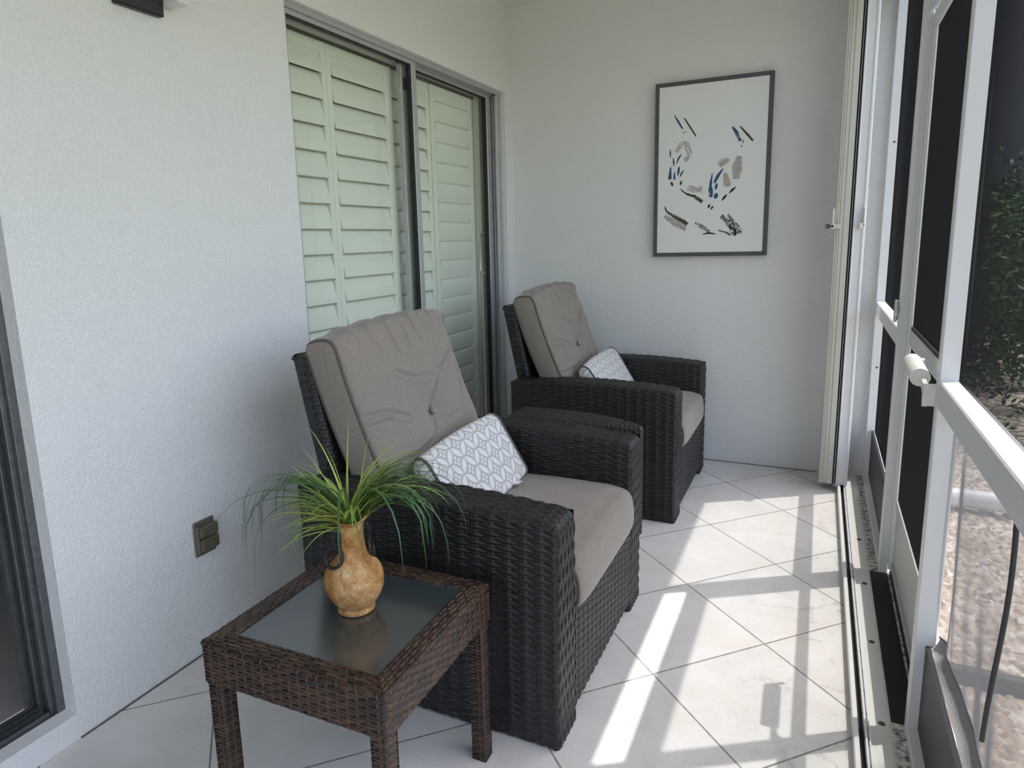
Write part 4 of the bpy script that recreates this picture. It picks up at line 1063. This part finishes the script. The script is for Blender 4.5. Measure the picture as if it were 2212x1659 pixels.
# bushes beyond the gravel
def bush_mesh(nleaf, rx, ry, rz, ls, seed):
    rg2 = np.random.default_rng(seed); B = MB()
    th = rg2.uniform(0, 2*PI, nleaf); cz = rg2.uniform(-.75, 1, nleaf); rr = rg2.uniform(.72, 1.03, nleaf)
    s_ = np.sqrt(1-cz**2); lump = 1+.16*np.sin(3*th+2*cz*3)+.10*np.sin(7*th-cz*5)
    C_ = np.stack([rx*rr*lump*s_*np.cos(th), ry*rr*lump*s_*np.sin(th), rz*(1+rr*cz*lump)*.98], -1); C_[:, 2] = np.maximum(C_[:, 2], .05)
    V = []; F = []; tn = []
    for i in range(nleaf):
        a = rg2.normal(0, 1, 3); a /= np.linalg.norm(a); b_ = np.cross(a, rg2.normal(0, 1, 3)); b_ /= np.linalg.norm(b_); l = ls*rg2.uniform(.6, 1.3)
        V += [C_[i]-a*l, C_[i]+b_*l*.38, C_[i]+a*l, C_[i]-b_*l*.38]; F.append((4*i, 4*i+1, 4*i+2, 4*i+3)); tn += [float(np.clip(rg2.normal(.45, .25), 0, 1))]*4
    B.add(V, F, 0, False, tn); return B
def bush(loc, label, sc, rz, proto=[None]):
    if proto[0] is None:
        t = thing('bush', loc, label, 'bush', 'bushes beyond the gravel bed'); t['_o'] = [0, 0, 0]
        bush_mesh(9000, .8, .8, 1.0, .036, 4).build('foliage', MAT['leaf'], t)
        B = MB()
        for k in range(5): B.tube([(.03*k-.06, .04*math.sin(k*2), 0), (.12*math.cos(k*1.3), .12*math.sin(k*1.3), .5), (.3*math.cos(k*1.3), .3*math.sin(k*1.3), 1.1)], [.025, .018, .008], 6)
        B.build('stem', MAT['bark'], t); proto[0] = t
    else:
        t = copy_tree(proto[0]); t.location = loc; t['label'] = label
    t.scale = sc; t.rotation_euler.z = rz
    return t
bush((3.35, 5.9, -.14), 'low green bush at the end of the gravel, nearest the screen', (1.05, .9, .92), 0)
bush((3.0, 7.75, -.14), 'rounded green hedge bush behind the low bush, seen through the right screen', (1.1, 1.1, 1.02), 1.1)
bush((5.1, 8.6, -.14), 'green hedge bush standing outermost in the hedge, away from the building', (1.2, 1.2, 1.15), 2.3)
bush((2.7, 10.3, -.14), 'tall green hedge bush closest to the grey house', (1.3, 1.2, 1.25), 3.9)
bush((5.2, 11.6, -.14), 'tall sunlit green bush at the back of the hedge', (1.5, 1.4, 1.42), 5.0)
bush((7.2, 6.0, -.14), 'broad green bush on the lawn away from the gravel', (1.6, 1.5, 1.3), .6)
nb = thing('neighbor_house', (5, 16, -.15), 'grey neighboring house beyond the hedge', 'house')
MB().box(1.0, 12, 14.5, 20, -.15, 6.2).build('wall', MAT['house'], nb)
MB().box(.6, 12.4, 14.1, 20.4, 6.2, 6.5).build('roof', MAT['roof'], nb)
#.box(4.2, 5.6, 14.44, 14.5, 3.6, 4.9).build('window', MAT['white_alu'], nb); MB().box(4.28, 5.52, 14.425, 14.445, 3.68, 4.82).build('pane', MAT['gasket'], wd_)

# ================================================================== LIGHT, CAMERA
w = bpy.data.worlds.new('sky'); SC.world = w; w.use_nodes = True
nt = w.node_tree; nt.nodes.clear()
sky = nt.nodes.new('ShaderNodeTexSky'); sky.sky_type = 'NISHITA'; sky.sun_disc = False
SDIR = np.array([.316, .201, 1.]); SDIR /= np.linalg.norm(SDIR)
sky.sun_elevation = math.asin(SDIR[2]); sky.sun_rotation = math.atan2(SDIR[0], SDIR[1]); sky.air_density = 1.0; sky.dust_density = 2.5; sky.ozone_density = .6
bg = nt.nodes.new('ShaderNodeBackground'); bg.inputs['Strength'].default_value = SKY
mxs = nt.nodes.new('ShaderNodeMix'); mxs.data_type = 'RGBA'; mxs.inputs[0].default_value = .22; mxs.inputs[7].default_value = (6.5, 6.45, 6.5, 1)   # thin bright haze
nt.links.new(sky.outputs[0], mxs.inputs[6]); nt.links.new(mxs.outputs[2], bg.inputs[0])
ow = nt.nodes.new('ShaderNodeOutputWorld'); nt.links.new(bg.outputs[0], ow.inputs[0])
sl = bpy.data.lights.new('sun', 'SUN'); sl.energy = SUN; sl.angle = math.radians(.55); sl.color = (1., .955, .89)
so = bpy.data.objects.new('sun', sl); COL.objects.link(so)
so.rotation_euler = Vector((-SDIR[0], -SDIR[1], -SDIR[2])).to_track_quat('-Z', 'Y').to_euler(); so.location = (6, 5, 9)

cam = bpy.data.cameras.new('camera'); co = bpy.data.objects.new('camera', cam); COL.objects.link(co)
Rr_, Ru_, Rf_ = ((.9025781, .42975657, -.02573082), (-.05438767, .17310455, .98340063), (-.427077, .88619643, -.17961383))
co.matrix_world = Matrix(((Rr_[0], Ru_[0], -Rf_[0], 1.72059581), (Rr_[1], Ru_[1], -Rf_[1], 0.), (Rr_[2], Ru_[2], -Rf_[2], 1.28365919), (0, 0, 0, 1)))
cam.sensor_fit = 'HORIZONTAL'; cam.sensor_width = 36.; cam.lens = 1455.1328/2212*36
cam.shift_x = (1106-1068.3632)/2212; cam.shift_y = -(829.5-785.6596)/2212
cam.clip_start = .02; cam.clip_end = 200
SC.camera = co
SC.view_settings.view_transform = 'Standard'; SC.view_settings.look = 'None'; SC.view_settings.gamma = 1.0; SC.view_settings.use_curve_mapping = False
SC.view_settings.exposure = EXPO
cy = SC.cycles; cy.use_denoising = True; cy.max_bounces = 10; cy.diffuse_bounces = 6; cy.transparent_max_bounces = 16; cy.glossy_bounces = 4; cy.sample_clamp_indirect = 8
for o in bpy.data.objects:
    if '_o' in o: del o['_o']
